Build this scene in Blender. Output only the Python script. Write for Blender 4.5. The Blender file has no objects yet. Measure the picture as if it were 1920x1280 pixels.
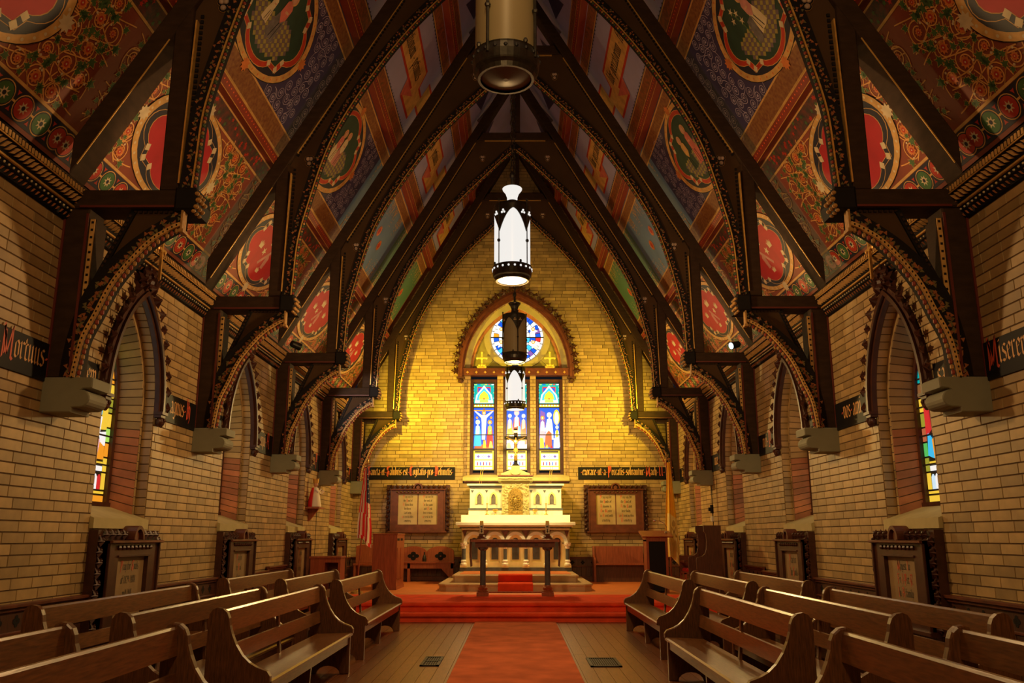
import bpy, math, random
from math import sin, cos, pi, sqrt, atan2, radians
from mathutils import Vector, Matrix

C = bpy.context.scene.collection
SC = bpy.context.scene
random.seed(7)

# ------------------------------------------------------------------ camera, world, lights, exposure
W = 3.92                       # half width of the nave
T = [6.97 + 3.38 * k for k in range(5)]   # front faces of the five roof trusses
YE = 20.85                     # end wall
YB = -4.5                      # wall behind the camera
CAMH = 1.28
F_PX = 1600.0
cam = bpy.data.cameras.new('camera'); cam_o = bpy.data.objects.new('camera', cam); C.objects.link(cam_o)
cam.sensor_width = 36.0; cam.lens = F_PX / 1920.0 * 36.0
cam.clip_start = 0.05; cam.clip_end = 100
cam_o.location = (0, 0, CAMH)
cam_o.rotation_euler = (radians(90 + 12.9), 0, radians(0.22))
SC.camera = cam_o

world = bpy.data.worlds.new('world'); SC.world = world; world.use_nodes = True
world.node_tree.nodes['Background'].inputs[0].default_value = (0.30, 0.36, 0.5, 1)
world.node_tree.nodes['Background'].inputs[1].default_value = 0.02
SC.view_settings.view_transform = 'Standard'
SC.view_settings.look = 'None'
SC.view_settings.exposure = 0.0
SC.view_settings.gamma = 1.0
SC.view_settings.use_curve_mapping = False

def light(name, kind, loc, energy, color, size=0.1, rot=None, target=None, **kw):
    d = bpy.data.lights.new(name, kind); d.energy = energy; d.color = color
    if kind in ('POINT', 'SPOT'): d.shadow_soft_size = size
    if kind == 'AREA': d.size = size
    for k, v in kw.items(): setattr(d, k, v)
    o = bpy.data.objects.new(name, d); C.objects.link(o); o.location = loc
    if target is not None:
        o.rotation_euler = (Vector(target) - Vector(loc)).to_track_quat('-Z', 'Y').to_euler()
    elif rot: o.rotation_euler = rot
    return o

WARM = (1.0, 0.60, 0.24)
YEL = (1.0, 0.70, 0.03)
WHITE = (1.0, 0.90, 0.66)
UPL = (1.0, 0.62, 0.30)
# warm floodlights on the cornices between the last two trusses: end wall and altar
for s_ in (-1, 1):
    light('end_wall_flood', 'SPOT', (s_*3.35, 18.55, 4.50), 650 if s_ < 0 else 510, YEL, 0.04, target=(s_*0.9, 20.85, 4.3), spot_size=radians(120), spot_blend=1.0)
    light('altar_spot', 'SPOT', (s_*3.1, 17.6, 4.45), 480, (1.0, .80, .34), 0.04, target=(0.0, 20.0, 1.9), spot_size=radians(36), spot_blend=0.6)
    for k_, e_ in ((0, 14), (1, 22), (2, 27), (3, 22)):      # uplights lying on the hammer beams
        light('beam_uplight', 'SPOT', (s_*3.30, T[k_]+.16, 4.29), e_*1.9, UPL, 0.05, target=(s_*2.9, T[k_]+2.6, 7.0), spot_size=radians(125), spot_blend=0.8)
light('beam_spot', 'SPOT', (-3.55, 14.05, 4.40), 190, (1.0, .86, .72), 0.04, target=(-2.9, 17.2, 3.75), spot_size=radians(30), spot_blend=0.5)
light('beam_spot', 'SPOT', (3.55, 13.75, 4.40), 120, WARM, 0.04, target=(1.5, 9.0, 1.0), spot_size=radians(60), spot_blend=0.7)
# lamps of the nave behind the viewer (outside the frame)
light('nave_lamp_light', 'POINT', (0, -0.6, 4.6), 250, WARM, 0.3)
light('nave_lamp_light', 'POINT', (0, 2.6, 6.6), 105, WARM, 0.3)

# ------------------------------------------------------------------ helpers
def tag(o, label=None, cat=None, group=None, kind=None):
    if label: o['label'] = label
    if cat: o['category'] = cat
    if group: o['group'] = group
    if kind: o['kind'] = kind
    return o

class MB:
    """collects polygons for ONE mesh"""
    def __init__(s): s.v = []; s.f = []; s.m = []; s.mi = 0
    def vert(s, p): s.v.append(tuple(p)); return len(s.v) - 1
    def poly(s, pts):
        n = len(s.v); s.v.extend(tuple(p) for p in pts); s.f.append(tuple(range(n, n + len(pts)))); s.m.append(s.mi); return s
    def faces(s, pts, fs):
        n = len(s.v); s.v.extend(tuple(p) for p in pts)
        for f in fs: s.f.append(tuple(i + n for i in f)); s.m.append(s.mi)
        return s
    def box(s, x0, x1, y0, y1, z0, z1):
        if x0 > x1: x0, x1 = x1, x0
        if y0 > y1: y0, y1 = y1, y0
        if z0 > z1: z0, z1 = z1, z0
        return s.faces([(x0,y0,z0),(x1,y0,z0),(x1,y1,z0),(x0,y1,z0),(x0,y0,z1),(x1,y0,z1),(x1,y1,z1),(x0,y1,z1)],
                       [(0,3,2,1),(4,5,6,7),(0,1,5,4),(1,2,6,5),(2,3,7,6),(3,0,4,7)])
    def prism(s, pts, fn, d0, d1, bev=0.0):
        """2D polygon pts pushed through fn(a, b, d) from depth d0 to d1 (d1 = visible face, optional bevel there)"""
        n = len(pts); a = [fn(x, y, d0) for x, y in pts]
        if bev:
            ins = inset(pts, bev); dm = d1 - math.copysign(bev, d1 - d0)
            b = [fn(x, y, dm) for x, y in pts]; c = [fn(x, y, d1) for x, y in ins]
            rings = [a, b, c]
        else: rings = [a, [fn(x, y, d1) for x, y in pts]]
        allv = [p for r in rings for p in r]; fs = []
        for r in range(len(rings) - 1):
            for i in range(n):
                j = (i + 1) % n; fs.append((r*n+i, r*n+j, (r+1)*n+j, (r+1)*n+i))
        fs.append(tuple(range((len(rings)-1)*n, len(rings)*n))); fs.append(tuple(reversed(range(n))))
        return s.faces(allv, fs)
    def tube(s, path, r, n=8, closed=False, cap=True):
        path = [Vector(p) for p in path]; rings = []; m = len(path)
        up = Vector((0, 0, 1))
        for i, p in enumerate(path):
            if closed: t = path[(i+1) % m] - path[i-1]
            else: t = path[min(i+1, m-1)] - path[max(i-1, 0)]
            t.normalize()
            u = t.cross(up)
            if u.length < 1e-3: u = t.cross(Vector((0, 1, 0)))
            u.normalize(); w = u.cross(t); rr = r[i] if isinstance(r, (list, tuple)) else r
            rings.append([p + (u*cos(2*pi*k/n) + w*sin(2*pi*k/n))*rr for k in range(n)])
        pts = [q for g in rings for q in g]; fs = []
        for i in range(m if closed else m-1):
            for k in range(n):
                a, b = i*n+k, i*n+(k+1) % n; c, d = ((i+1) % m)*n+k, ((i+1) % m)*n+(k+1) % n
                fs.append((a, b, d, c))
        if cap and not closed:
            fs.append(tuple(reversed(range(n)))); fs.append(tuple(range((m-1)*n, m*n)))
        return s.faces(pts, fs)
    def lathe(s, prof, c=(0, 0, 0), n=20, cap=True):
        """profile of (radius, z) around the vertical axis through c"""
        pts = [(c[0]+r*cos(2*pi*k/n), c[1]+r*sin(2*pi*k/n), c[2]+z) for r, z in prof for k in range(n)]; fs = []
        for i in range(len(prof)-1):
            for k in range(n):
                fs.append((i*n+k, i*n+(k+1) % n, (i+1)*n+(k+1) % n, (i+1)*n+k))
        if cap: fs.append(tuple(reversed(range(n)))); fs.append(tuple(range((len(prof)-1)*n, len(prof)*n)))
        return s.faces(pts, fs)
    def ball(s, c, r, n=6, m=4):
        rx, ry, rz = r if isinstance(r, tuple) else (r, r, r)
        pts = [(c[0], c[1], c[2]-rz)]
        for i in range(1, m):
            a = -pi/2 + pi*i/m
            pts += [(c[0]+rx*cos(a)*cos(2*pi*k/n), c[1]+ry*cos(a)*sin(2*pi*k/n), c[2]+rz*sin(a)) for k in range(n)]
        pts.append((c[0], c[1], c[2]+rz)); L = len(pts)-1; fs = []
        for k in range(n): fs.append((0, 1+(k+1) % n, 1+k)); fs.append((L, L-n+k, L-n+(k+1) % n))
        for i in range(m-2):
            for k in range(n): fs.append((1+i*n+k, 1+i*n+(k+1) % n, 1+(i+1)*n+(k+1) % n, 1+(i+1)*n+k))
        return s.faces(pts, fs)
    def mesh(s, name, mats, smooth=False):
        me = bpy.data.meshes.new(name); me.from_pydata(s.v, [], s.f)
        if not isinstance(mats, (list, tuple)): mats = [mats]
        for m in mats: me.materials.append(m)
        if len(mats) > 1: me.polygons.foreach_set('material_index', s.m)
        if smooth: me.polygons.foreach_set('use_smooth', [True]*len(me.polygons))
        me.update(); return me
    def build(s, name, mats, parent=None, loc=None, smooth=False, **tg):
        o = bpy.data.objects.new(name, s.mesh(name, mats, smooth)); C.objects.link(o)
        if parent is not None: o.parent = parent
        if loc is not None: o.location = loc
        tag(o, **tg); return o

def inset(pts, d):
    n = len(pts); A = sum(pts[i][0]*pts[(i+1) % n][1] - pts[(i+1) % n][0]*pts[i][1] for i in range(n))
    sg = 1 if A > 0 else -1; out = []
    for i in range(n):
        p0, p1, p2 = Vector(pts[i-1]), Vector(pts[i]), Vector(pts[(i+1) % n])
        a = (p1-p0); b = (p2-p1)
        if a.length < 1e-9 or b.length < 1e-9: out.append(tuple(p1)); continue
        a.normalize(); b.normalize()
        na = Vector((-a.y, a.x))*sg; nb = Vector((-b.y, b.x))*sg; m = na+nb
        if m.length < 1e-6: m = na
        else: m = m/max(0.35, m.length_squared/2)
        out.append((p1.x+m.x*d, p1.y+m.y*d))
    return out

def inst(me, name, parent=None, loc=None, rot=None, scale=None, **tg):
    o = bpy.data.objects.new(name, me); C.objects.link(o)
    if parent is not None: o.parent = parent
    if loc is not None: o.location = loc
    if rot is not None: o.rotation_euler = rot
    if scale is not None: o.scale = scale
    tag(o, **tg); return o

def thing(name, label, cat, loc=(0, 0, 0), rotz=0, group=None, kind=None):
    o = bpy.data.objects.new(name, None); C.objects.link(o); o.empty_display_size = 0.1
    o.location = loc; o.rotation_euler = (0, 0, rotz); return tag(o, label, cat, group, kind)

def copy_tree(root, parent=None, loc=None, rotz=None, label=None):
    r = root.copy(); C.objects.link(r)
    if parent is not None: r.parent = parent
    if loc is not None: r.location = loc
    if rotz is not None: r.rotation_euler = (0, 0, rotz)
    if label: r['label'] = label
    for ch in list(root.children): copy_tree(ch, r)
    return r

def smooth_path(pts, k=5):
    out = []; n = len(pts)
    for i in range(n-1):
        p0, p1, p2, p3 = (Vector(pts[max(0, i-1)]), Vector(pts[i]), Vector(pts[i+1]), Vector(pts[min(n-1, i+2)]))
        for j in range(k):
            t = j/k
            out.append(tuple(0.5*((2*p1)+(p2-p0)*t+(2*p0-5*p1+4*p2-p3)*t*t+(3*p1-p0-3*p2+p3)*t**3)))
    out.append(tuple(pts[-1])); return out

def offset_path(pts, d):
    out = []; n = len(pts)
    for i in range(n):
        a = Vector(pts[min(i+1, n-1)]) - Vector(pts[max(i-1, 0)]); a.normalize()
        out.append((pts[i][0]-a.y*d, pts[i][1]+a.x*d))
    return out

def resample(pts, step):
    out = [pts[0]]; acc = 0
    for i in range(len(pts)-1):
        a, b = Vector(pts[i]), Vector(pts[i+1]); L = (b-a).length; t = step-acc
        while t <= L:
            out.append(tuple(a+(b-a)*(t/L))); t += step
        acc = L-(t-step)
    return out

# ------------------------------------------------------------------ materials
def nodes(name):
    m = bpy.data.materials.new(name); m.use_nodes = True; nt = m.node_tree
    return m, nt, nt.nodes['Principled BSDF']
def mat(name, col, rough=0.6, metal=0.0, var=0.0, scale=6.0, bump=0.0, island=0.0, stretch=None, spec=0.5, col2=None, coat=0.0, emit=None, es=0.0):
    m, nt, b = nodes(name); N = nt.nodes; L = nt.links
    b.inputs['Roughness'].default_value = rough; b.inputs['Metallic'].default_value = metal
    b.inputs['Specular IOR Level'].default_value = spec
    if coat: b.inputs['Coat Weight'].default_value = coat; b.inputs['Coat Roughness'].default_value = 0.15
    c = (*col, 1)
    if emit: b.inputs['Emission Color'].default_value = (*emit, 1); b.inputs['Emission Strength'].default_value = es
    b.inputs['Base Color'].default_value = c; last = None
    if var or bump or col2:
        tc = N.new('ShaderNodeTexCoord'); mp = N.new('ShaderNodeMapping'); L.new(tc.outputs['Object'], mp.inputs[0])
        mp.inputs['Scale'].default_value = stretch or (1, 1, 1)
        no = N.new('ShaderNodeTexNoise'); no.inputs['Scale'].default_value = scale; no.inputs['Detail'].default_value = 5
        L.new(mp.outputs[0], no.inputs['Vector'])
        if var or col2:
            r = N.new('ShaderNodeValToRGB'); r.color_ramp.elements[0].position = 0.3; r.color_ramp.elements[1].position = 0.7
            d = col2 or tuple(x*(1-var) for x in col)
            r.color_ramp.elements[0].color = (*d, 1); r.color_ramp.elements[1].color = c if col2 else (*[min(1, x*(1+var*0.6)) for x in col], 1)
            L.new(no.outputs[0], r.inputs[0]); last = r.outputs[0]
        if bump:
            bp = N.new('ShaderNodeBump'); bp.inputs['Strength'].default_value = bump; bp.inputs['Distance'].default_value = 0.01
            L.new(no.outputs[0], bp.inputs['Height']); L.new(bp.outputs[0], b.inputs['Normal'])
    if island:
        g = N.new('ShaderNodeNewGeometry'); oi = N.new('ShaderNodeObjectInfo'); ad = N.new('ShaderNodeMath'); ad.operation = 'ADD'
        L.new(g.outputs['Random Per Island'], ad.inputs[0]); L.new(oi.outputs['Random'], ad.inputs[1])
        fr = N.new('ShaderNodeMath'); fr.operation = 'FRACT'; L.new(ad.outputs[0], fr.inputs[0])
        mr = N.new('ShaderNodeMapRange'); mr.inputs[3].default_value = 1-island; mr.inputs[4].default_value = 1+island*0.5
        L.new(fr.outputs[0], mr.inputs[0])
        mx = N.new('ShaderNodeVectorMath'); mx.operation = 'SCALE'
        if last: L.new(last, mx.inputs[0])
        else: mx.inputs[0].default_value = col
        L.new(mr.outputs[0], mx.inputs['Scale']); last = mx.outputs[0]
    if last: L.new(last, b.inputs['Base Color'])
    return m
def glow(name, col, s):
    m, nt, b = nodes(name); b.inputs['Base Color'].default_value = (*[c*0.3 for c in col], 1)
    b.inputs['Emission Color'].default_value = (*col, 1); b.inputs['Emission Strength'].default_value = s; b.inputs['Roughness'].default_value = 0.25
    return m

M = {}
M['brick'] = mat('buff_brick', (0.50, 0.34, 0.145), 0.45, var=0.22, scale=5, bump=0.08, island=0.30)
M['brick_red'] = mat('red_brick', (0.52, 0.20, 0.085), 0.5, var=0.25, scale=5, bump=0.1, island=0.3)
M['mortar'] = mat('mortar', (0.13, 0.075, 0.03), 0.9, var=0.2, scale=9)
M['stone'] = mat('grey_stone', (0.27, 0.27, 0.19), 0.7, var=0.12, scale=4, bump=0.1)
M['stone_y'] = mat('buff_stone', (0.55, 0.47, 0.22), 0.65, var=0.15, scale=4, bump=0.08)
M['marble'] = mat('white_marble', (0.88, 0.86, 0.74), 0.3, var=0.08, scale=3)
M['marble_buff'] = mat('buff_marble', (0.80, 0.64, 0.30), 0.35, var=0.15, scale=5)
M['marble_red'] = mat('dark_red_marble', (0.16, 0.05, 0.045), 0.2, var=0.4, scale=12)
M['marble_grey'] = mat('slate_marble', (0.10, 0.11, 0.12), 0.25, var=0.3, scale=8)
M['truss'] = mat('brown_truss_paint', (0.048, 0.026, 0.014), 0.75, spec=0.2, var=0.3, scale=3, stretch=(2, 2, 6))
M['truss_plate'] = mat('brown_plate_paint', (0.078, 0.042, 0.019), 0.75, spec=0.2, var=0.18, scale=2)
M['truss_red'] = mat('oxblood_edge_paint', (0.13, 0.02, 0.012), 0.5)
M['black'] = mat('black_paint', (0.012, 0.010, 0.010), 0.7, spec=0.2, var=0.2)
M['gold'] = mat('gilding', (0.78, 0.46, 0.12), 0.35, metal=0.35, var=0.2, scale=20)
M['gold_flat'] = mat('ochre_paint', (0.72, 0.42, 0.13), 0.6, var=0.25, scale=8)
M['cream'] = mat('cream_paint', (0.75, 0.62, 0.38), 0.6, var=0.15, scale=9)
M['red'] = mat('red_paint', (0.55, 0.045, 0.02), 0.5, var=0.2, scale=8)
M['crimson'] = mat('crimson_paint', (0.50, 0.018, 0.028), 0.6, var=0.15, scale=4)
M['green'] = mat('green_paint', (0.06, 0.17, 0.05), 0.55, var=0.25, scale=8)
M['leafgreen'] = mat('leaf_green_paint', (0.075, 0.15, 0.045), 0.55, var=0.3, scale=12)
M['dkgreen'] = mat('bottle_green_paint', (0.022, 0.06, 0.038), 0.55, var=0.2)
M['orange'] = mat('orange_paint', (0.72, 0.22, 0.05), 0.55, var=0.25, scale=8)
M['terra'] = mat('terracotta_paint', (0.27, 0.062, 0.03), 0.6, var=0.22, scale=2.5)
M['indigo'] = mat('indigo_paint', (0.058, 0.045, 0.12), 0.6, var=0.25, scale=2.5)
M['lav'] = mat('lavender_paint', (0.42, 0.40, 0.72), 0.6, var=0.12, scale=2)
M['lavline'] = mat('mauve_line_paint', (0.52, 0.44, 0.60), 0.6, var=0.3, scale=8)
M['blue'] = mat('steel_blue_paint', (0.16, 0.26, 0.44), 0.6, var=0.15, scale=2)
M['teal'] = mat('teal_paint', (0.10, 0.20, 0.17), 0.5, var=0.2)
M['sea'] = mat('sea_green_paint', (0.10, 0.22, 0.13), 0.6, var=0.15, scale=2)
M['pink'] = mat('coral_paint', (0.66, 0.17, 0.13), 0.6, var=0.2, scale=8)
M['rose'] = mat('dusky_rose_paint', (0.62, 0.26, 0.22), 0.6, var=0.2, scale=8)
M['skin'] = mat('skin_paint', (0.66, 0.36, 0.22), 0.6)
M['greyrobe'] = mat('slate_robe_paint', (0.17, 0.15, 0.15), 0.6, var=0.35, scale=14)
M['tile_y'] = mat('olive_tile_paint', (0.36, 0.30, 0.08), 0.6)
M['tile_p'] = mat('mauve_tile_paint', (0.17, 0.12, 0.14), 0.6)
M['navy'] = mat('navy_paint', (0.018, 0.02, 0.038), 0.55)
M['border_red'] = mat('russet_diaper_paint', (0.42, 0.11, 0.035), 0.6, col2=(0.14, 0.07, 0.025), scale=16)
M['border_olive'] = mat('olive_diaper_paint', (0.36, 0.17, 0.05), 0.6, col2=(0.20, 0.06, 0.025), scale=22)
M['border_floral'] = mat('dark_floral_paint', (0.20, 0.05, 0.035), 0.6, col2=(0.035, 0.045, 0.035), scale=15)
M['purlin'] = mat('oxblood_purlin_paint', (0.27, 0.04, 0.02), 0.5, var=0.2, scale=4)
M['wood'] = mat('oak_bench_wood', (0.195, 0.076, 0.022), 0.30, var=0.45, scale=7, stretch=(14, 1.2, 14), bump=0.05, island=0.2, coat=0.25)
M['wood_end'] = mat('oak_bench_end_wood', (0.15, 0.058, 0.021), 0.34, var=0.5, scale=7, stretch=(14, 14, 1.6), bump=0.06, island=0.2, coat=0.2)
M['carved'] = mat('dark_carved_wood', (0.075, 0.023, 0.012), 0.42, var=0.4, scale=10, bump=0.1)
M['carved_m'] = mat('mahogany_frame_wood', (0.15, 0.04, 0.017), 0.38, var=0.35, scale=8, bump=0.06)
M['mahog'] = mat('mahogany_wood', (0.34, 0.085, 0.034), 0.4, var=0.3, scale=4, stretch=(12, 12, 1), bump=0.03, coat=0.15)
M['dado'] = mat('dark_dado_wood', (0.10, 0.036, 0.018), 0.4, var=0.4, scale=6, stretch=(8, 8, 1), coat=0.15, island=0.25)
M['plank'] = mat('floor_plank_wood', (0.19, 0.062, 0.019), 0.36, var=0.40, scale=5, stretch=(14, 1, 14), island=0.22, coat=0.2)
M['gap'] = mat('floor_gap', (0.03, 0.015, 0.008), 0.9)
M['carpet'] = mat('rust_red_carpet', (0.56, 0.135, 0.05), 0.95, var=0.28, scale=3, bump=0.4, spec=0.1)
M['carpet_red'] = mat('red_carpet', (0.80, 0.085, 0.030), 0.95, var=0.22, scale=4, bump=0.4, spec=0.1)
M['sanct_floor'] = mat('orange_sanctuary_floor', (0.80, 0.24, 0.06), 0.42, var=0.3, scale=3, stretch=(1, 6, 1))
M['parch'] = mat('parchment_board', (0.50, 0.36, 0.18), 0.55, var=0.15, scale=4)
M['parch_dk'] = mat('aged_parchment_board', (0.33, 0.215, 0.10), 0.5, var=0.25, scale=4)
M['ink'] = mat('black_ink', (0.03, 0.025, 0.02), 0.6)
M['redink'] = mat('red_lettering', (0.75, 0.11, 0.05), 0.5)
M['goldink'] = mat('gold_lettering', (0.80, 0.44, 0.16), 0.45)
M['fadeink'] = mat('faded_lettering', (0.40, 0.30, 0.20), 0.55)
M['board'] = mat('gloss_black_board', (0.010, 0.009, 0.010), 0.5, spec=0.2)
M['iron'] = mat('dark_lamp_metal', (0.055, 0.05, 0.04), 0.35, metal=0.6, var=0.4, scale=20, bump=0.1)
M['shade_off'] = mat('unlit_amber_glass', (0.34, 0.28, 0.15), 0.4, var=0.06, scale=2)
M['shade_on'] = glow('lit_white_glass', (1.0, 0.98, 0.93), 0.86)
M['lens_off'] = mat('dark_lens_glass', (0.008, 0.008, 0.008), 0.3)
M['brass'] = mat('polished_brass', (0.75, 0.52, 0.16), 0.28, metal=0.8, var=0.1)
M['bronze'] = mat('bronze_door_metal', (0.42, 0.28, 0.07), 0.4, metal=0.5, var=0.6, scale=30, bump=0.6)
M['chrome'] = mat('chrome', (0.7, 0.7, 0.7), 0.15, metal=1.0)
M['lead'] = mat('lead_came', (0.015, 0.015, 0.017), 0.5)
M['white'] = mat('white_enamel', (0.85, 0.83, 0.78), 0.4)
M['flag_red'] = mat('flag_red_cloth', (0.85, 0.03, 0.035), 0.85)
M['flag_white'] = mat('flag_white_cloth', (0.95, 0.88, 0.72), 0.85)
M['flag_blue'] = mat('flag_blue_cloth', (0.02, 0.03, 0.10), 0.85)
M['flag_gold'] = mat('flag_yellow_cloth', (0.98, 0.55, 0.03), 0.85)
M['flag_cream'] = mat('flag_cream_cloth', (0.95, 0.76, 0.26), 0.85)
M['velvet'] = mat('red_velvet', (0.55, 0.02, 0.02), 0.9)
M['cloth_br'] = mat('brown_runner_cloth', (0.16, 0.06, 0.04), 0.8, var=0.3, scale=10)
M['motif'] = mat('rust_motif_paint', (0.36, 0.12, 0.04), 0.6, var=0.4, scale=20)
M['motif2'] = mat('olive_motif_paint', (0.17, 0.14, 0.055), 0.6, var=0.4, scale=20)
M['fringe'] = mat('gilt_fringe_paint', (0.50, 0.27, 0.075), 0.55, var=0.3, scale=30)
M['fringe_red'] = mat('red_fringe_paint', (0.30, 0.04, 0.02), 0.55)
M['fringe_green'] = mat('green_fringe_paint', (0.05, 0.10, 0.035), 0.55)
M['step_stone'] = mat('buff_step_marble', (0.60, 0.42, 0.24), 0.4, var=0.15, scale=3)
M['dkteal'] = mat('dark_teal_paint', (0.03, 0.055, 0.05), 0.5, var=0.3)
M['scroll'] = mat('ochre_scroll_paint', (0.82, 0.42, 0.12), 0.6, var=0.2, scale=9)
M['frame_dark'] = mat('dark_frame_wood', (0.075, 0.024, 0.012), 0.38, var=0.35, scale=8, bump=0.06)
M['dots'] = mat('vermilion_dot_paint', (0.95, 0.16, 0.05), 0.5)
M['stone_olive'] = mat('olive_buff_stone', (0.36, 0.31, 0.10), 0.7, var=0.15, scale=4)
M['bright_gold'] = mat('bright_gilding', (0.98, 0.80, 0.16), 0.4, metal=0.1)
M['trefoil_fill'] = mat('pale_trefoil_paint', (0.50, 0.36, 0.28), 0.55, var=0.3, scale=30)
M['grille'] = mat('black_floor_grille', (0.02, 0.02, 0.02), 0.5, metal=0.5)

G = {}
def glass(c, s=1.15):
    key = (c, s)
    if key not in G:
        G[key] = glow('stained_glass', GC[c], s)
    return G[key]
GC = {'blue': (0.01, 0.10, 0.75), 'sky': (0.05, 0.55, 0.95), 'white': (1.0, 0.98, 0.95), 'green': (0.10, 0.55, 0.12), 'lime': (0.45, 0.80, 0.12),
      'red': (0.70, 0.03, 0.03), 'rust': (0.50, 0.13, 0.05), 'gold': (0.95, 0.62, 0.05), 'amber': (0.95, 0.35, 0.02), 'teal': (0.0, 0.40, 0.40),
      'purple': (0.22, 0.10, 0.45), 'pink': (0.95, 0.50, 0.60), 'paleb': (0.65, 0.85, 1.0), 'brown': (0.25, 0.10, 0.03), 'palegr': (0.80, 0.95, 0.65), 'cream': (1.0, 0.85, 0.55)}
# ------------------------------------------------------------------ broad-nib blackletter
def _i(x, h=1.0): return [[(x-.09, h-.13), (x, h), (x+.02, h-.1), (x+.02, .12), (x+.11, 0), (x+.17, .08)]]
LET = {}
def L_(ch, w, st): LET[ch] = (w, st)
L_('i', .32, _i(.1)+[[(.05, 1.3), (.17, 1.3)]]); L_('j', .32, [[(.02, .88), (.11, 1), (.12, .9), (.12, -.2), (-.02, -.35)]]); L_('l', .32, _i(.1, 1.5))
L_('n', .64, _i(.1)+[[(.12, .8), (.34, 1), (.43, .85), (.43, .12), (.52, 0), (.58, .08)]])
L_('m', .94, _i(.1)+[[(.12, .8), (.33, 1), (.41, .85), (.41, .12), (.48, 0)], [(.42, .8), (.63, 1), (.72, .85), (.72, .12), (.81, 0), (.87, .08)]])
L_('u', .64, _i(.1)+[[(.36, .9), (.44, 1), (.44, .1), (.54, 0), (.6, .08)], [(.16, .02), (.42, .2)]])
L_('r', .46, _i(.1)+[[(.12, .8), (.3, 1), (.42, .9)]])
L_('o', .58, [[(.12, .85), (.12, .12), (.26, 0), (.46, .15), (.46, .85), (.32, 1), (.12, .85)]])
L_('c', .48, [[(.42, .9), (.3, 1), (.12, .85), (.12, .12), (.26, 0), (.44, .14)]])
L_('e', .5, [[(.14, .5), (.42, .68), (.42, .85), (.3, 1), (.12, .85), (.12, .12), (.26, 0), (.44, .14)]])
L_('a', .6, [[(.12, .88), (.28, 1), (.42, .85), (.42, .12), (.52, 0), (.58, .08)], [(.42, .55), (.12, .38), (.12, .1), (.24, 0), (.42, .16)]])
L_('d', .58, [[(.1, 1.35), (.3, 1.2), (.46, .85), (.46, .15), (.28, 0), (.12, .12), (.12, .8), (.3, .95), (.44, .8)]])
L_('b', .58, [[(.02, 1.4), (.12, 1.5), (.12, .12), (.28, 0), (.46, .15), (.46, .8), (.32, .95), (.14, .8)]])
L_('h', .62, [[(.02, 1.4), (.12, 1.5), (.12, .1), (.2, 0)], [(.14, .8), (.34, 1), (.44, .85), (.44, .1), (.34, -.2)]])
L_('p', .6, [[(.02, .88), (.12, 1), (.12, -.5)], [(.12, .8), (.32, 1), (.46, .85), (.46, .15), (.3, 0), (.12, .12)]])
L_('q', .6, [[(.46, 1), (.46, -.5)], [(.44, .9), (.28, 1), (.12, .85), (.12, .12), (.26, 0), (.46, .2)]])
L_('g', .58, [[(.46, .95), (.28, 1), (.12, .85), (.12, .2), (.26, .05), (.46, .2)], [(.46, 1), (.46, -.2), (.28, -.42), (.08, -.3)]])
L_('y', .58, [[(.02, .9), (.12, 1), (.12, .15), (.26, 0), (.46, .2)], [(.46, 1), (.46, -.1), (.26, -.42), (.1, -.35)]])
L_('f', .42, [[(.4, 1.42), (.26, 1.5), (.14, 1.3), (.14, .1), (.24, 0)], [(0, .95), (.38, .95)]])
L_('t', .42, [[(.14, 1.25), (.14, .12), (.26, 0), (.36, .1)], [(0, .95), (.36, .95)]])
L_('s', .5, [[(.42, .9), (.28, 1), (.12, .88), (.12, .65), (.42, .4), (.42, .15), (.26, 0), (.08, .1)]])
L_('v', .58, [[(.02, .9), (.12, 1), (.12, .2), (.26, 0), (.46, .2), (.46, .85), (.34, 1)]]); L_('w', .8, [[(.02, .9), (.12, 1), (.12, .15), (.22, 0), (.4, .15), (.4, 1)], [(.4, .15), (.5, 0), (.68, .2), (.68, .85), (.58, 1)]])
L_('x', .5, [[(.08, 1), (.2, .9), (.32, .1), (.46, 0)], [(.44, 1), (.08, 0)]])
L_('k', .6, [[(.02, 1.4), (.12, 1.5), (.12, .1), (.2, 0)], [(.14, .55), (.4, .95), (.44, .75), (.2, .55), (.46, .1), (.56, .02)]])
L_(' ', .35, []); L_('.', .46, [[(.12, .5), (.32, .5)]]); L_(',', .25, [[(.1, .1), (.02, -.15)]])
L_('S', .8, [[(.68, 1.3), (.45, 1.5), (.16, 1.35), (.16, 1.0), (.62, .62), (.62, .2), (.36, 0), (.08, .16)], [(.36, 1.5), (.36, -.15)], [(.1, .5), (.3, .3)]])
L_('C', .8, [[(.7, 1.3), (.42, 1.5), (.14, 1.25), (.14, .25), (.4, 0), (.72, .2)], [(.38, 1.4), (.38, .15)], [(.4, 1.65), (.3, 1.75)]])
L_('E', .8, LET['C'][1]+[[(.14, .8), (.6, .8)]]); L_('G', .82, LET['C'][1]+[[(.5, .75), (.72, .8), (.72, .1)]])
L_('D', .9, [[(.04, 1.4), (.2, 1.5), (.6, 1.4), (.76, 1.1), (.76, .3), (.5, 0), (.1, .05)], [(.22, 1.4), (.22, .1)], [(.46, 1.3), (.46, .2)]])
L_('P', .88, [[(.06, 1.35), (.22, 1.5), (.22, -.3)], [(.22, 1.4), (.6, 1.5), (.74, 1.3), (.74, .7), (.5, .5), (.24, .6)], [(.48, 1.35), (.48, .65)]])
L_('M', 1.05, [[(.02, 1.4), (.16, 1.5), (.2, 1.3), (.14, -.1)], [(.18, 1.4), (.5, .1), (.84, 1.5), (.84, .0), (.98, -.1)], [(.3, 1.2), (.32, .1)]])
L_('R', .9, LET['P'][1][:2]+[[(.42, .55), (.66, 0), (.84, .06)]]); L_('B', .88, LET['P'][1]+[[(.44, .6), (.76, .4), (.7, .1), (.3, 0)]])
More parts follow.
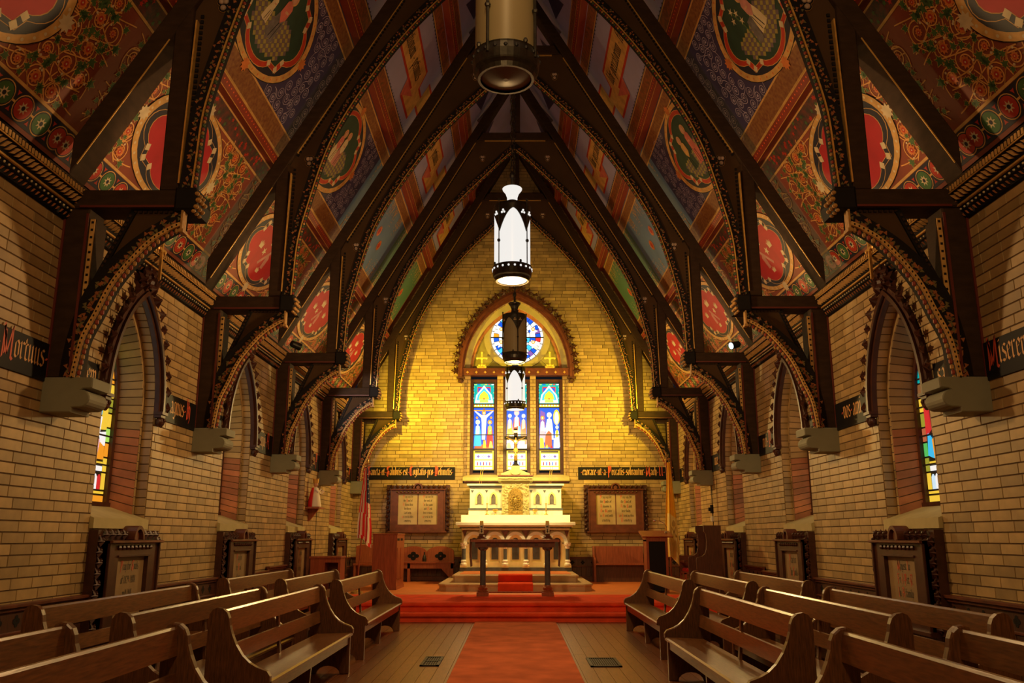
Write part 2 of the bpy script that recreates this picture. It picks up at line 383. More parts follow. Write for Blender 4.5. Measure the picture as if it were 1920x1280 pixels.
L_('H', .9, [[(.04, 1.4), (.2, 1.5), (.2, 0)], [(.2, .8), (.56, 1.0), (.72, .8), (.72, .1), (.6, -.2)], [(.44, 1.3), (.44, .1)]])
L_('A', .9, [[(.1, 1.3), (.4, 1.5), (.7, 1.3), (.7, .1), (.84, 0)], [(.3, 1.45), (.2, .1), (.06, 0)], [(.22, .7), (.7, .7)]])
L_('O', .85, [[(.4, 1.5), (.12, 1.2), (.12, .25), (.4, 0), (.72, .25), (.72, 1.2), (.4, 1.5)], [(.4, 1.4), (.4, .1)]])
L_('U', .8, [[(.04, 1.4), (.16, 1.5), (.16, .2), (.36, 0), (.66, .25)], [(.66, 1.5), (.66, .1), (.78, 0)]]); L_('V', .8, LET['U'][1]); L_('J', .5, [[(.1, 1.4), (.3, 1.5), (.32, 0), (.05, -.2)]])
L_('I', .5, [[(.08, 1.35), (.24, 1.5), (.24, .1), (.38, 0)]]); L_('L', .7, [[(.08, 1.35), (.2, 1.5), (.2, .1), (.6, 0)]]); L_('T', .8, [[(.1, 1.3), (.4, 1.45), (.74, 1.3)], [(.42, 1.4), (.3, .1), (.5, 0), (.7, .15)]])
L_('F', .75, [[(.06, 1.4), (.2, 1.5), (.2, -.1)], [(.2, 1.4), (.66, 1.45)], [(.2, .8), (.55, .8)]]); L_('N', .9, [[(.04, 1.4), (.2, 1.5), (.2, 0)], [(.2, 1.4), (.68, .1)], [(.68, 1.5), (.68, 0)]])
L_('1', .45, _i(.14, 1.4)); L_('2', .6, [[(.1, 1.2), (.3, 1.4), (.46, 1.15), (.12, 0), (.5, .08)]]); L_('8', .6, [[(.3, 1.4), (.12, 1.1), (.46, .4), (.3, 0), (.12, .4), (.46, 1.1), (.3, 1.4)]])
L_('5', .6, [[(.48, 1.4), (.16, 1.4), (.14, .8), (.46, .7), (.42, .15), (.1, .05)]]); L_('0', .6, LET['o'][1]); L_('9', .6, [[(.46, 1), (.28, 1.4), (.12, 1), (.28, .7), (.46, 1), (.4, .2), (.16, 0)]])
L_('3', .6, [[(.1, 1.3), (.4, 1.35), (.2, .8), (.46, .45), (.1, .02)]]); L_('4', .6, [[(.4, 0), (.4, 1.4), (.08, .5), (.54, .5)]]); L_('6', .6, [[(.44, 1.35), (.12, .7), (.16, .1), (.4, .05), (.46, .5), (.14, .6)]]); L_('7', .55, [[(.08, 1.35), (.48, 1.35), (.2, 0)]])

def text_width(t, h): return sum(LET.get(c, LET['n'])[0] for c in t)*h
def letter_quads(mb, t, x, y, h, fn, d, nib=.17, sx=1.0):
    """write t with x-height h from (x, y) on the surface fn(a, b, d)"""
    nx, ny = nib*h*.72, nib*h*.70
    for c in t:
        w, st = LET.get(c, LET['n'])
        for pl in st:
            for (ax, ay), (bx, by) in zip(pl, pl[1:]):
                a = (x+ax*h*sx, y+ay*h); b = (x+bx*h*sx, y+by*h)
                q = [(a[0]-nx/2, a[1]-ny/2), (b[0]-nx/2, b[1]-ny/2), (b[0]+nx/2, b[1]+ny/2), (a[0]+nx/2, a[1]+ny/2)]
                area = sum(q[i][0]*q[(i+1) % 4][1]-q[(i+1) % 4][0]*q[i][1] for i in range(4))
                if abs(area) < nx*ny*.12:
                    q = [(a[0]-nx*.2, a[1]+ny*.2), (a[0]+nx*.2, a[1]-ny*.2), (b[0]+nx*.2, b[1]-ny*.2), (b[0]-nx*.2, b[1]+ny*.2)]; area = 1
                    a2 = sum(q[i][0]*q[(i+1) % 4][1]-q[(i+1) % 4][0]*q[i][1] for i in range(4)); area = a2
                if area < 0: q.reverse()
                mb.poly([fn(p[0], p[1], d) for p in q])
        x += w*h*sx
    return x
def write(text, x, y, h, fn, d, parent, mats, nib=.17, sx=1.0, name='lettering'):
    """mats: (capital material, text material, dot material); capitals are written larger"""
    mbs = [MB(), MB(), MB()]
    for c in text:
        if c.isupper(): x = letter_quads(mbs[0], c, x, y-.12*h, h*1.22, fn, d, nib, sx)
        elif c == '.': x = letter_quads(mbs[2], c, x, y, h, fn, d, nib*1.3, sx)
        else: x = letter_quads(mbs[1], c, x, y, h, fn, d, nib, sx)
    big = MB()
    for i, m in enumerate(mbs):
        n = len(big.v); big.v += m.v; big.f += [tuple(k+n for k in f) for f in m.f]; big.m += [i]*len(m.f)
    big.build(name, list(mats), parent); return x

def proj(X, Y, Z):
    c, s = cos(-radians(0.22)), sin(-radians(0.22)); X, Y = c*X-s*Y, s*X+c*Y; p = radians(12.9); Z -= CAMH
    d = Y*cos(p)+Z*sin(p); v = Z*cos(p)-Y*sin(p)
    if d < .1: return None
    return (960+F_PX*X/d, 640-F_PX*v/d, d)

# ------------------------------------------------------------------ floor
CY = .088      # brick course
CL = .305
floor = tag(MB().box(-4.6, 4.6, YB-.4, YE+.4, -.2, -.012).build('floor', M['gap']), kind='structure')
PW = .13
plk = {}
y_cuts = [YB, 1.5, 4.2, 6.9, 9.6, 12.2, 13.9]
n_pl = 0
for i in range(-30, 30):
    x = i*PW
    off = random.uniform(-.5, .5) if i % 2 else random.uniform(-1, 1)
    cuts = [YB]+[c+off for c in (0.6, 4.4, 7.4, 10.4)]+[13.85]
    for a, b in zip(cuts, cuts[1:]):
        L = round(b-a-.002, 3)
        me = MB().faces([(0, 0, -.012), (PW-.0015, 0, -.012), (PW-.0015, L, -.012), (0, L, -.012), (.001, .001, 0), (PW-.0025, .001, 0), (PW-.0025, L-.001, 0), (.001, L-.001, 0)],
                        [(4, 5, 6, 7), (0, 1, 5, 4), (1, 2, 6, 5), (2, 3, 7, 6), (3, 0, 4, 7)]).mesh('plank', M['plank'])
        if n_pl < 300: inst(me, 'plank', floor, (x, a, 0)); n_pl += 1

# raised sanctuary: two carpeted steps and the platform
P1, P2, PH = 13.8, 14.12, .27
plat = thing('sanctuary_platform', 'broad low sanctuary platform with two red carpeted steps across the nave', 'platform', (0, P1, 0))
def nosing(mb, x0, x1, y, z, y1, r=.03):
    pr = [(0, 0), (0, z-2*r)]+[(-.018-r*.6*sin(pi*t/6)*1.0, z-r-r*cos(pi*t/6)) for t in range(1, 6)]+[(0, z), (y1-y, z), (y1-y, 0)]
    mb.prism(pr, lambda a, b, d: (d, y-P1+a, b), x0, x1)
m = MB(); nosing(m, -W+.09, W-.09, P1, PH/2, P2+.05); m.build('step', M['carpet_red'], plat)
m = MB(); nosing(m, -W+.09, W-.09, P2, PH, 16.0); m.build('step', M['carpet_red'], plat)
MB().box(-W+.09, W-.09, 16.0-P1, YE-.09-P1, 0, PH).build('platform_top', M['sanct_floor'], plat, label='polished orange-brown boards behind the carpet')

# ------------------------------------------------------------------ walls with brick courses
def arch_half(a, spring, apex):
    h = apex-spring; R = (a*a+h*h)/(2*a)
    def f(z):
        if z <= spring: return a
        if z >= apex: return 0.0
        return max(0.0, sqrt(max(0, R*R-(z-spring)**2))-(R-a))
    return f
def arch_pts(a, spring, apex, z0, n=14):
    """closed outline from bottom left, counter clockwise, in (offset, z)"""
    f = arch_half(a, spring, apex)
    zs = [spring+(apex-spring)*sin(pi/2*k/n) for k in range(n+1)]
    r = [(a, z0)]+[(f(z), z) for z in zs]
    return r+[(-x, z) for x, z in reversed(r[:-1])]

WIN_Y = [8.60, 12.04, 15.47, 18.90]
WIN = dict(a=.585, spring=2.62, apex=3.70, z0=1.42)
wf = arch_half(WIN['a'], WIN['spring'], WIN['apex'])
def side_open(z):
    if z < WIN['z0'] or z >= WIN['apex']: return []
    h = wf(z); return [(y-h, y+h) for y in WIN_Y]
EC = .02; EA = 1.285; ESP = 5.32; EAP = 7.14; EZ0 = 2.62
ef = arch_half(EA, ESP, EAP)
def end_open(z):
    if z < EZ0 or z >= EAP: return []
    h = ef(z); return [(EC-h, EC+h)]

def bricks(u0, u1f, z0, z1, openf, u1=None):
    out = []; z = z0; r = 0
    rnd = random.Random(3)
    while z < z1-1e-6:
        zt = min(z+CY, z1)
        lo, hi = u1f(z) if u1f else (u0, u1)
        lt, ht = u1f(zt) if u1f else (u0, u1)
        o0, o1 = openf(z), openf(zt-.0005)
        if not o0 and o1: o0 = o1
        if o0 and not o1: o1 = [((l+h)/2, (l+h)/2) for l, h in o0]
        x = lo-rnd.random()*CL-(CL/2 if r % 2 else 0)
        while x < max(hi, ht):
            a, b = x, x+CL; x += CL
            segs = [[a, b, a, b]]
            for (l0, h0), (l1, h1) in zip(o0, o1):
                ns = []
                for s0, e0, s1, e1 in segs:
                    if e0 <= min(l0, l1) or s0 >= max(h0, h1): ns.append([s0, e0, s1, e1]); continue
                    if min(s0, s1) < max(l0, l1):
                        ns.append([s0, min(e0, l0), s1, min(e1, l1)])
                    if max(e0, e1) > min(h0, h1):
                        ns.append([max(s0, h0), e0, max(s1, h1), e1])
                segs = ns
            for s0, e0, s1, e1 in segs:
                s0, e0, s1, e1 = max(s0, lo), min(e0, hi), max(s1, lt), min(e1, ht)
                if (e0-s0)+(e1-s1) < .03: continue
                out.append(((s0, max(e0, s0+.0)), (s1, max(e1, s1)), z, zt))
        z = zt; r += 1
    return out
JN = .0026
def brick_into(mb, q, fn, o=(0, 0)):
    (a0, b0), (a1, b1), z, zt = q
    a0, b0, a1, b1 = a0+JN, max(b0-JN, a0+JN), a1+JN, max(b1-JN, a1+JN); z += JN; zt -= JN; e = .004
    base = [(a0, z), (b0, z), (b1, zt), (a1, zt)]; top = [(a0+e, z+e), (b0-e, z+e), (b1-e, zt-e), (a1+e, zt-e)]
    if b1-a1 < 3*e: top[2] = top[3] = ((a1+b1)/2, zt-e)
    if b0-a0 < 3*e: top[0] = top[1] = ((a0+b0)/2, z+e)
    p = [fn(x-o[0], y-o[1], -.008) for x, y in base]+[fn(x-o[0], y-o[1], .006) for x, y in top]
    mb.faces(p, [(4, 5, 6, 7), (0, 1, 5, 4), (1, 2, 6, 5), (2, 3, 7, 6), (3, 0, 4, 7)])
def build_wall(name, quads, fn, flip, mortar_q, hide=lambda u, z: False):
    mm = MB()
    for (a0, b0), (a1, b1), z, zt in mortar_q:
        mm.poly([fn(a0, z, 0), fn(b0, z, 0), fn(b1, zt, 0), fn(a1, zt, 0)])
    wall = mm.build(name, M['mortar'], kind='structure')
    rank = []
    for i, q in enumerate(quads):
        u = (q[0][0]+q[0][1])/2; z = (q[2]+q[3])/2; p = proj(*fn(u, z, 0)); sc = 0
        if p and -40 < p[0] < 1960 and -40 < p[1] < 1320 and not hide(u, z): sc = (q[0][1]-q[0][0]+q[1][1]-q[1][0])/p[2]**2
        rank.append((sc, i))
    rank.sort(reverse=True); top = set(i for s, i in rank[:300] if s > 0)
    st = MB()
    for i, q in enumerate(quads):
        if i in top:
            b = MB(); o = (q[0][0], q[2]); brick_into(b, q, lambda x, y, d: tuple(Vector(fn(x+o[0], y+o[1], d))-Vector(fn(o[0], o[1], 0))), o)
            b.build('brick', M['brick'], wall, fn(o[0], o[1], 0))
        else: brick_into(st, q, fn)
    st.build('brickwork', M['brick'], wall, kind='stuff')
    return wall
fnL = lambda u, z, d: (-W+d, u, z)
fnR = lambda u, z, d: (W-d, u, z)
fnE = lambda u, z, d: (u, YE-d, z)
ZW = 4.3
def strips(u0, u1, z0, z1, openf, step=CY):
    out = []; z = z0
    while z < z1-1e-6:
        zt = min(z+step, z1); o0, o1 = openf(z), openf(zt-.0005)
        if not o0 and o1: o0 = o1
        if o0 and not o1: o1 = [((l+h)/2, (l+h)/2) for l, h in o0]
        cuts0 = [u0]+[v for p in o0 for v in p]+[u1]; cuts1 = [u0]+[v for p in o1 for v in p]+[u1]
        for k in range(0, len(cuts0), 2): out.append(((cuts0[k], cuts0[k+1]), (cuts1[k], cuts1[k+1]), z, zt))
        z = zt
    return out
Z0 = .70
qs = bricks(3.0, None, Z0, ZW, side_open, YE)
mq = strips(YB, YE, 0, ZW, side_open)
hideL = lambda u, z: z < 1.0 or z > 3.98 or any(abs(u-t-.13) < .3 and z > 2.2 for t in T) or any(abs(u-y) < .8 and z < 1.5 for y in WIN_Y) or (2.5 < z < 2.9) or (proj(-W, u, z) or (0, 0))[1] > 1090
wall_left = build_wall('wall_left', qs, fnL, False, mq, hideL)
wall_right = build_wall('wall_right', qs, fnR, True, mq, hideL)
def gable(z):
    h = min(W, (11.72-z)/1.72); return (-h, h)
qe = bricks(0, gable, .6, 11.5, end_open)
mqe = []
for (a0, b0), (a1, b1), z, zt in strips(-W, W, 0, 11.5, end_open):
    l0, h0 = gable(z); l1, h1 = gable(zt)
    mqe.append(((max(a0, l0), min(b0, h0)), (max(a1, l1), min(b1, h1)), z, zt))
hideE = lambda u, z: abs(u) > 2.2 or abs(u) < 1.45 or z < 2.9 or z > 6.5
wall_end = build_wall('wall_end', qe, fnE, False, mqe, hideE)
tag(MB().poly([(-W, YB, 0), (W, YB, 0), (W, YB, 4.3), (0, YB, 11.72), (-W, YB, 4.3)]).build('wall_back', M['stone_y']), kind='structure')
# ------------------------------------------------------------------ painted boarded ceiling
TU = (.5026, .8645)
def PL(u, v, d):                      # left slope, u along the nave from the bay start, v up the slope, d into the room
    return (-(4.1-TU[0]*v)+d*TU[1], u, 4.668+TU[1]*v-d*TU[0])
BAY = 3.38; VP = (1.71, 3.81, 5.88); VTOP = 8.157
cm = MB()
for s in (-1, 1):
    for v0, v1 in ((-.35, VTOP),):
        a = [PL(YB, v0, -.02), PL(YE, v0, -.02), PL(YE, v1, -.02), PL(YB, v1, -.02)]
        b = [PL(YB, v0, -.12), PL(YE, v0, -.12), PL(YE, v1, -.12), PL(YB, v1, -.12)]
        pts = [(p[0]*-s, p[1], p[2]) for p in a+b]
        cm.faces(pts, [(0, 1, 2, 3), (4, 7, 6, 5), (0, 4, 5, 1), (2, 6, 7, 3)])
ceiling = cm.build('ceiling', M['truss'], kind='structure')

def rect_uv(mb, u0, u1, v0, v1, d): mb.poly([PL(u0, v0, d), PL(u1, v0, d), PL(u1, v1, d), PL(u0, v1, d)])
def ell(cu, cv, ru, rv, n=24, a0=0, a1=2*pi): return [(cu+ru*cos(a0+(a1-a0)*k/n), cv+rv*sin(a0+(a1-a0)*k/n)) for k in range(n+(0 if a1-a0 > 6.28 else 1))]
def puv(mb, pts, d): mb.poly([PL(u, v, d) for u, v in pts])
def ring_uv(mb, outer, inner, d):
    n = len(outer)
    for i in range(n):
        j = (i+1) % n; puv(mb, [outer[i], outer[j], inner[j], inner[i]], d)
def ribbon(mb, path, w, d, fn=None):
    fn = fn or PL; a = offset_path(path, w/2); b = offset_path(path, -w/2); n = len(path)
    for i in range(n-1): mb.poly([fn(*a[i], d), fn(*b[i], d), fn(*b[i+1], d), fn(*a[i+1], d)])
def spiral(cu, cv, R, turns, a0, sg, n=34, rend=.3):
    return [(cu+(R*(1-(1-rend)*k/n))*cos(a0+sg*2*pi*turns*k/n), cv+(R*(1-(1-rend)*k/n))*sin(a0+sg*2*pi*turns*k/n)) for k in range(n+1)]
def star(cu, cv, R, r, n, a0=0): return [(cu+(R if k % 2 == 0 else r)*cos(a0+pi*k/n), cv+(R if k % 2 == 0 else r)*sin(a0+pi*k/n)) for k in range(2*n)]
IVY = [(0, -.9), (.28, -.5), (.95, -.55), (.55, -.05), (1, .45), (.42, .38), (0, 1.2), (-.42, .38), (-1, .45), (-.55, -.05), (-.95, -.55), (-.28, -.5)]
def ivy(cu, cv, R, a): return [(cu+R*(x*cos(a)-y*sin(a)), cv+R*(x*sin(a)+y*cos(a))) for x, y in IVY]
def quatre(cu, cv, ru, rv, k=1.0):
    out = []
    for q in range(4):
        a = q*pi/2
        for i in range(9):
            b = a+radians(-62+124*i/8); out.append((cu+ru*k*(.50*cos(a)+.51*cos(b)), cv+rv*k*(.50*sin(a)+.51*sin(b))))
        c = a+pi/4; out.append((cu+ru*k*.975*cos(c), cv+rv*k*.975*sin(c)))
    return out
CROWN = [(-.5, -.4), (.5, -.4), (.5, -.22), (.62, .35), (.36, .05), (.28, .42), (.14, .06), (0, .55), (-.14, .06), (-.28, .42), (-.36, .05), (-.62, .35), (-.5, -.22)]

def deco(parts, name, mats):          # parts: list of (mb, key)
    big = MB(); keys = []
    for mb, k in parts:
        if not mb.f: continue
        n = len(big.v); big.v += mb.v; big.f += [tuple(i+n for i in f) for f in mb.f]; big.m += [len(keys)]*len(mb.f); keys.append(k)
    return big.mesh(name, [M[k] for k in keys])

def scroll_field(seed, u0, u1, v0, v1, R, sp, avoid, line, w, leaves=True, flowers=True):
    rnd = random.Random(seed); ml, lf, lo, f1, f2, f3 = MB(), MB(), MB(), MB(), MB(), MB(); prev = None; r = 0; v = v0+R*.80; cents = []
    while v < v1-R*.4:
        u = u0+R*(1.05 if r % 2 else 1.9)
        while u < u1-R*.6:
            cu, cv = u+rnd.uniform(-.12, .12)*sp, v+rnd.uniform(-.1, .1)*sp
            if not avoid(cu, cv, R*.30): cents.append((cu, cv, R*rnd.uniform(.8, 1.05)))
            u += sp
        v += sp*.88; r += 1
    for i, (cu, cv, rr) in enumerate(cents):
        sg = 1 if i % 2 else -1; a0 = rnd.uniform(0, 2*pi)
        p = spiral(cu, cv, rr, 1.45 if leaves else 1.9, a0, sg, 30 if leaves else 22, .42 if leaves else .25)
        t = (Vector(p[0])-Vector(p[1])).normalized()
        ext = [tuple(Vector(p[0])+t*rr*q*.5+Vector((rnd.uniform(-.1, .1), .12*q*q))*rr for q in (1,))[0]]
        tail = smooth_path([tuple(Vector(p[0])+t*rr*1.3+Vector((t.y, -t.x))*rr*.5*sg), tuple(Vector(p[0])+t*rr*.6+Vector((t.y, -t.x))*rr*.1*sg), p[0]], 4)
        ribbon(ml, [q for q in tail[:-1]]+p, w, .004)
        if leaves:
            nb = [c for c in cents if c is not cents[i] and (Vector(c[:2])-Vector((cu, cv))).length < sp*1.15]
            for c in nb[:1]:
                a, b = Vector((cu, cv)), Vector(c[:2]); mdir = (b-a).normalized(); pn = Vector((-mdir.y, mdir.x))
                ribbon(ml, smooth_path([tuple(a+pn*rr), tuple((a+b)/2), tuple(b-pn*c[2])], 6), w, .0045)
            for q in range(4):
                a = a0+q*pi/2+rnd.uniform(-.4, .4); L = rr*rnd.uniform(1.12, 1.3); lu, lv = cu+L*cos(a), cv+L*sin(a)
                if avoid(lu, lv, .03) or not (u0 < lu < u1 and v0 < lv < v1): continue
                s = rnd.uniform(.032, .056); aa = a-pi/2+rnd.uniform(-.6, .6)
                puv(lo, ivy(lu, lv, s*1.18, aa), .005); puv(lf, ivy(lu, lv, s, aa), .006)
            for q in range(2):
                a = rnd.uniform(0, 6.28); puv(f3, ell(cu+rr*.72*cos(a), cv+rr*.72*sin(a), .013, .013, 8), .006)
        if flowers:
            k = rnd.random(); s = .066 if k < .5 else .046
            if k > .82: continue
            puv(f1, star(cu, cv, s, s*.68, 9, rnd.random()), .006); puv(f2, ell(cu, cv, s*.42, s*.42, 10), .007); puv(f3, ell(cu, cv, s*.14, s*.14, 6), .008)
        elif not leaves: puv(f3, ell(cu, cv, rr*.2, rr*.2, 6), .005)
    if leaves:
        for r_ in range(5):
            vv = v0+(r_+.5)*(v1-v0)/5; run = []
            for i in range(60):
                x = u0+(u1-u0)*i/59; y = vv+.07*sin(x*5.2+r_*2.1)
                if avoid(x, y, .0):
                    if len(run) > 3: ribbon(ml, run, w, .004)
                    run = []
                else: run.append((x, y))
            if len(run) > 3: ribbon(ml, run, w, .004)
        for i in range(260):
            lu, lv = rnd.uniform(u0+.04, u1-.04), rnd.uniform(v0+.03, v1-.03)
            if avoid(lu, lv, .04) or any((Vector((lu, lv))-Vector(c[:2])).length < c[2]*.9 for c in cents): continue
            s_ = rnd.uniform(.022, .042); aa = rnd.uniform(0, 6.28); puv(lo, ivy(lu, lv, s_*1.2, aa), .005); puv(lf, ivy(lu, lv, s_, aa), .006)
    return [(ml, line), (lo, 'gold_flat'), (lf, 'leafgreen'), (f1, 'orange'), (f2, 'red'), (f3, 'cream' if leaves else 'lavline')]

def medallion(cu, cv, ru, rv, border, field, dots):
    P = [MB() for _ in range(8)]
    puv(P[0], ell(cu, cv, ru*1.215, rv*1.215, 40), .0075)                       # dark rim
    puv(P[1], ell(cu, cv, ru*1.20, rv*1.20, 40), .009)                        # ochre band
    for k in range(36):
        a = 2*pi*k/36; puv(P[2], ell(cu+ru*1.14*cos(a), cv+rv*1.14*sin(a), .017, .017, 6), .0105)
    puv(P[3], ell(cu, cv, ru*1.075, rv*1.075, 40), .0105)                       # navy ground
    puv(P[4], quatre(cu, cv, ru, rv, 1.05), .012); ring_uv(P[5], quatre(cu, cv, ru, rv, 1.035), quatre(cu, cv, ru, rv, .93), .0135)
    puv(P[6], quatre(cu, cv, ru, rv, .915), .0135)
    q = quatre(cu, cv, ru, rv, .97)
    for qd in range(4):
        for i in (0, 8, 9):
            x, y = q[qd*10+i]; s = .042; ang = atan2(y-cv, x-cu)
            puv(P[7], [(x+s*cos(ang+o)*1.2, y+s*sin(ang+o)*1.2) for o in (pi/4, 3*pi/4, 5*pi/4, 7*pi/4)], .015)
    for a in (pi/2, -pi/2, 0, pi):
        puv(P[2], star(cu+ru*1.2*cos(a), cv+rv*1.2*sin(a), .095, .06, 9), .0115)
    return [(P[0], 'black'), (P[1], 'gold_flat'), (P[3], 'navy'), (P[2], 'orange' if border == 'red' else 'cream'), (P[4], 'gold_flat'), (P[5], border), (P[6], field), (P[7], 'cream')]

def figure(cu, cv, h, lean, robe, over, halo='gold_flat', w=.34, kneel=False):
    """a painted robed saint, feet at (cu, cv), height h"""
    out = {}
    def add(k, pts, d):
        out.setdefault(k, MB()); c, s = cos(lean), sin(lean); puv(out[k], [(cu+x*c-y*s, cv+x*s+y*c) for x, y in pts], d)
    add(robe, [(-.19*h, 0), (-.05*h, -.02*h), (.08*h, .01*h), (.2*h, 0), (.17*h, .3*h), (.12*h, .55*h), (.13*h, .72*h), (.06*h, .8*h), (-.06*h, .8*h), (-.13*h, .72*h), (-.13*h, .5*h), (-.18*h, .28*h)], .0165)
    add(over, [(-.13*h, .48*h), (.04*h, .36*h), (.14*h, .5*h), (.13*h, .72*h), (.06*h, .79*h), (-.06*h, .79*h), (-.13*h, .72*h)], .018)
    add('black', [(-.02*h, .02*h), (.0, .02*h), (.04*h, .36*h), (.02*h, .36*h)], .0185); add('black', [(.09*h, .03*h), (.105*h, .03*h), (.11*h, .4*h), (.095*h, .4*h)], .0185)
    add(halo, ell(0, .89*h, .125*h, .125*h, 18), .018); add('rose', ell(0, .885*h, .085*h, .105*h, 14), .0195); add('skin', ell(0, .875*h, .055*h, .075*h, 12), .021)
    add('skin', [(-.02*h, .55*h), (.09*h, .58*h), (.1*h, .63*h), (-.02*h, .6*h)], .021)
    return [(m, k) for k, m in out.items()]

def tier1(bay):
    cu, cv, ru, rv = BAY/2, .83, .78, .49
    av = lambda u, v, m: ((u-cu)/(ru*1.2+m))**2+((v-cv)/(rv*1.2+m))**2 < 1
    D = []
    b0, g, c1, c2, c3, bars = MB(), MB(), MB(), MB(), MB(), MB()
    rect_uv(b0, 0, BAY, -.06, .20, .003)
    for v in (.205, 1.395, 1.62): rect_uv(g, 0, BAY, v, v+.028, .006)
    k = 0; u = .13
    while u < BAY:
        m = c1 if k % 2 else c2
        puv(g, ell(u, .07, .118, .118, 20), .005); puv(b0, ell(u, .07, .108, .108, 20), .006); puv(m, ell(u, .07, .098, .098, 20), .007)
        puv(c3, star(u, .07, .06, .03, 8), .008); puv(b0, ell(u, .07, .022, .022, 8), .009)
        puv(c2, star(u+.135, .15, .03, .012, 3, .5), .006); puv(c2, star(u+.135, -.01, .03, .012, 3, -.5), .006); rect_uv(bars, u+.11, u+.16, .06, .08, .006)
        u += .27; k += 1
    D.append(('border', deco([(b0, 'navy'), (c1, 'green'), (c2, 'red'), (c3, 'cream'), (bars, 'gold_flat'), (g, 'gold_flat')], 'border', None)))
    f = MB(); rect_uv(f, 0, BAY, 1.425, 1.62, .004)
    ff = MB(); fg = MB()
    rnd = random.Random(5)
    for i in range(60):
        x, y = rnd.uniform(.05, BAY-.05), rnd.uniform(1.45, 1.6); puv(ff if i % 2 else fg, star(x, y, .034, .015, 5, rnd.random()*6), .006)
    D.append(('border', deco([(f, 'border_floral'), (ff, 'red'), (fg, 'leafgreen')], 'border', None)))
    D.append(('scrollwork', deco(scroll_field(11+bay % 2, .05, BAY-.05, .26, 1.38, .125, .27, av, 'scroll', .0125), 'scrollwork', None)))
    em = MB(); E2 = MB()
    puv(em, [(cu+.17*x, cv+.19+.17*y) for x, y in CROWN], .0155)
    for dx in (-.35, .35): puv(em, [(cu+dx+.12*x, cv+.03+.14*y) for x, y in CROWN], .0155)
    puv(E2, [(cu-.16, cv-.2), (cu-.12, cv-.23), (cu+.12, cv+.04), (cu+.08, cv+.07)], .0155); puv(E2, [(cu+.02, cv-.24), (cu+.11, cv-.24), (cu+.13, cv-.05), (cu+.07, cv), (cu+.02, cv-.06)], .0165)
    puv(em, star(cu-.15, cv-.02, .07, .03, 5), .0155)
    puv(em, [(cu+.1*x, cv-.29+.1*y) for x, y in CROWN], .0155)
    D.append(('medallion', deco(medallion(cu, cv, ru, rv, 'navy', 'crimson', 0)+[(em, 'cream'), (E2, 'rose')], 'medallion', None)))
    return D
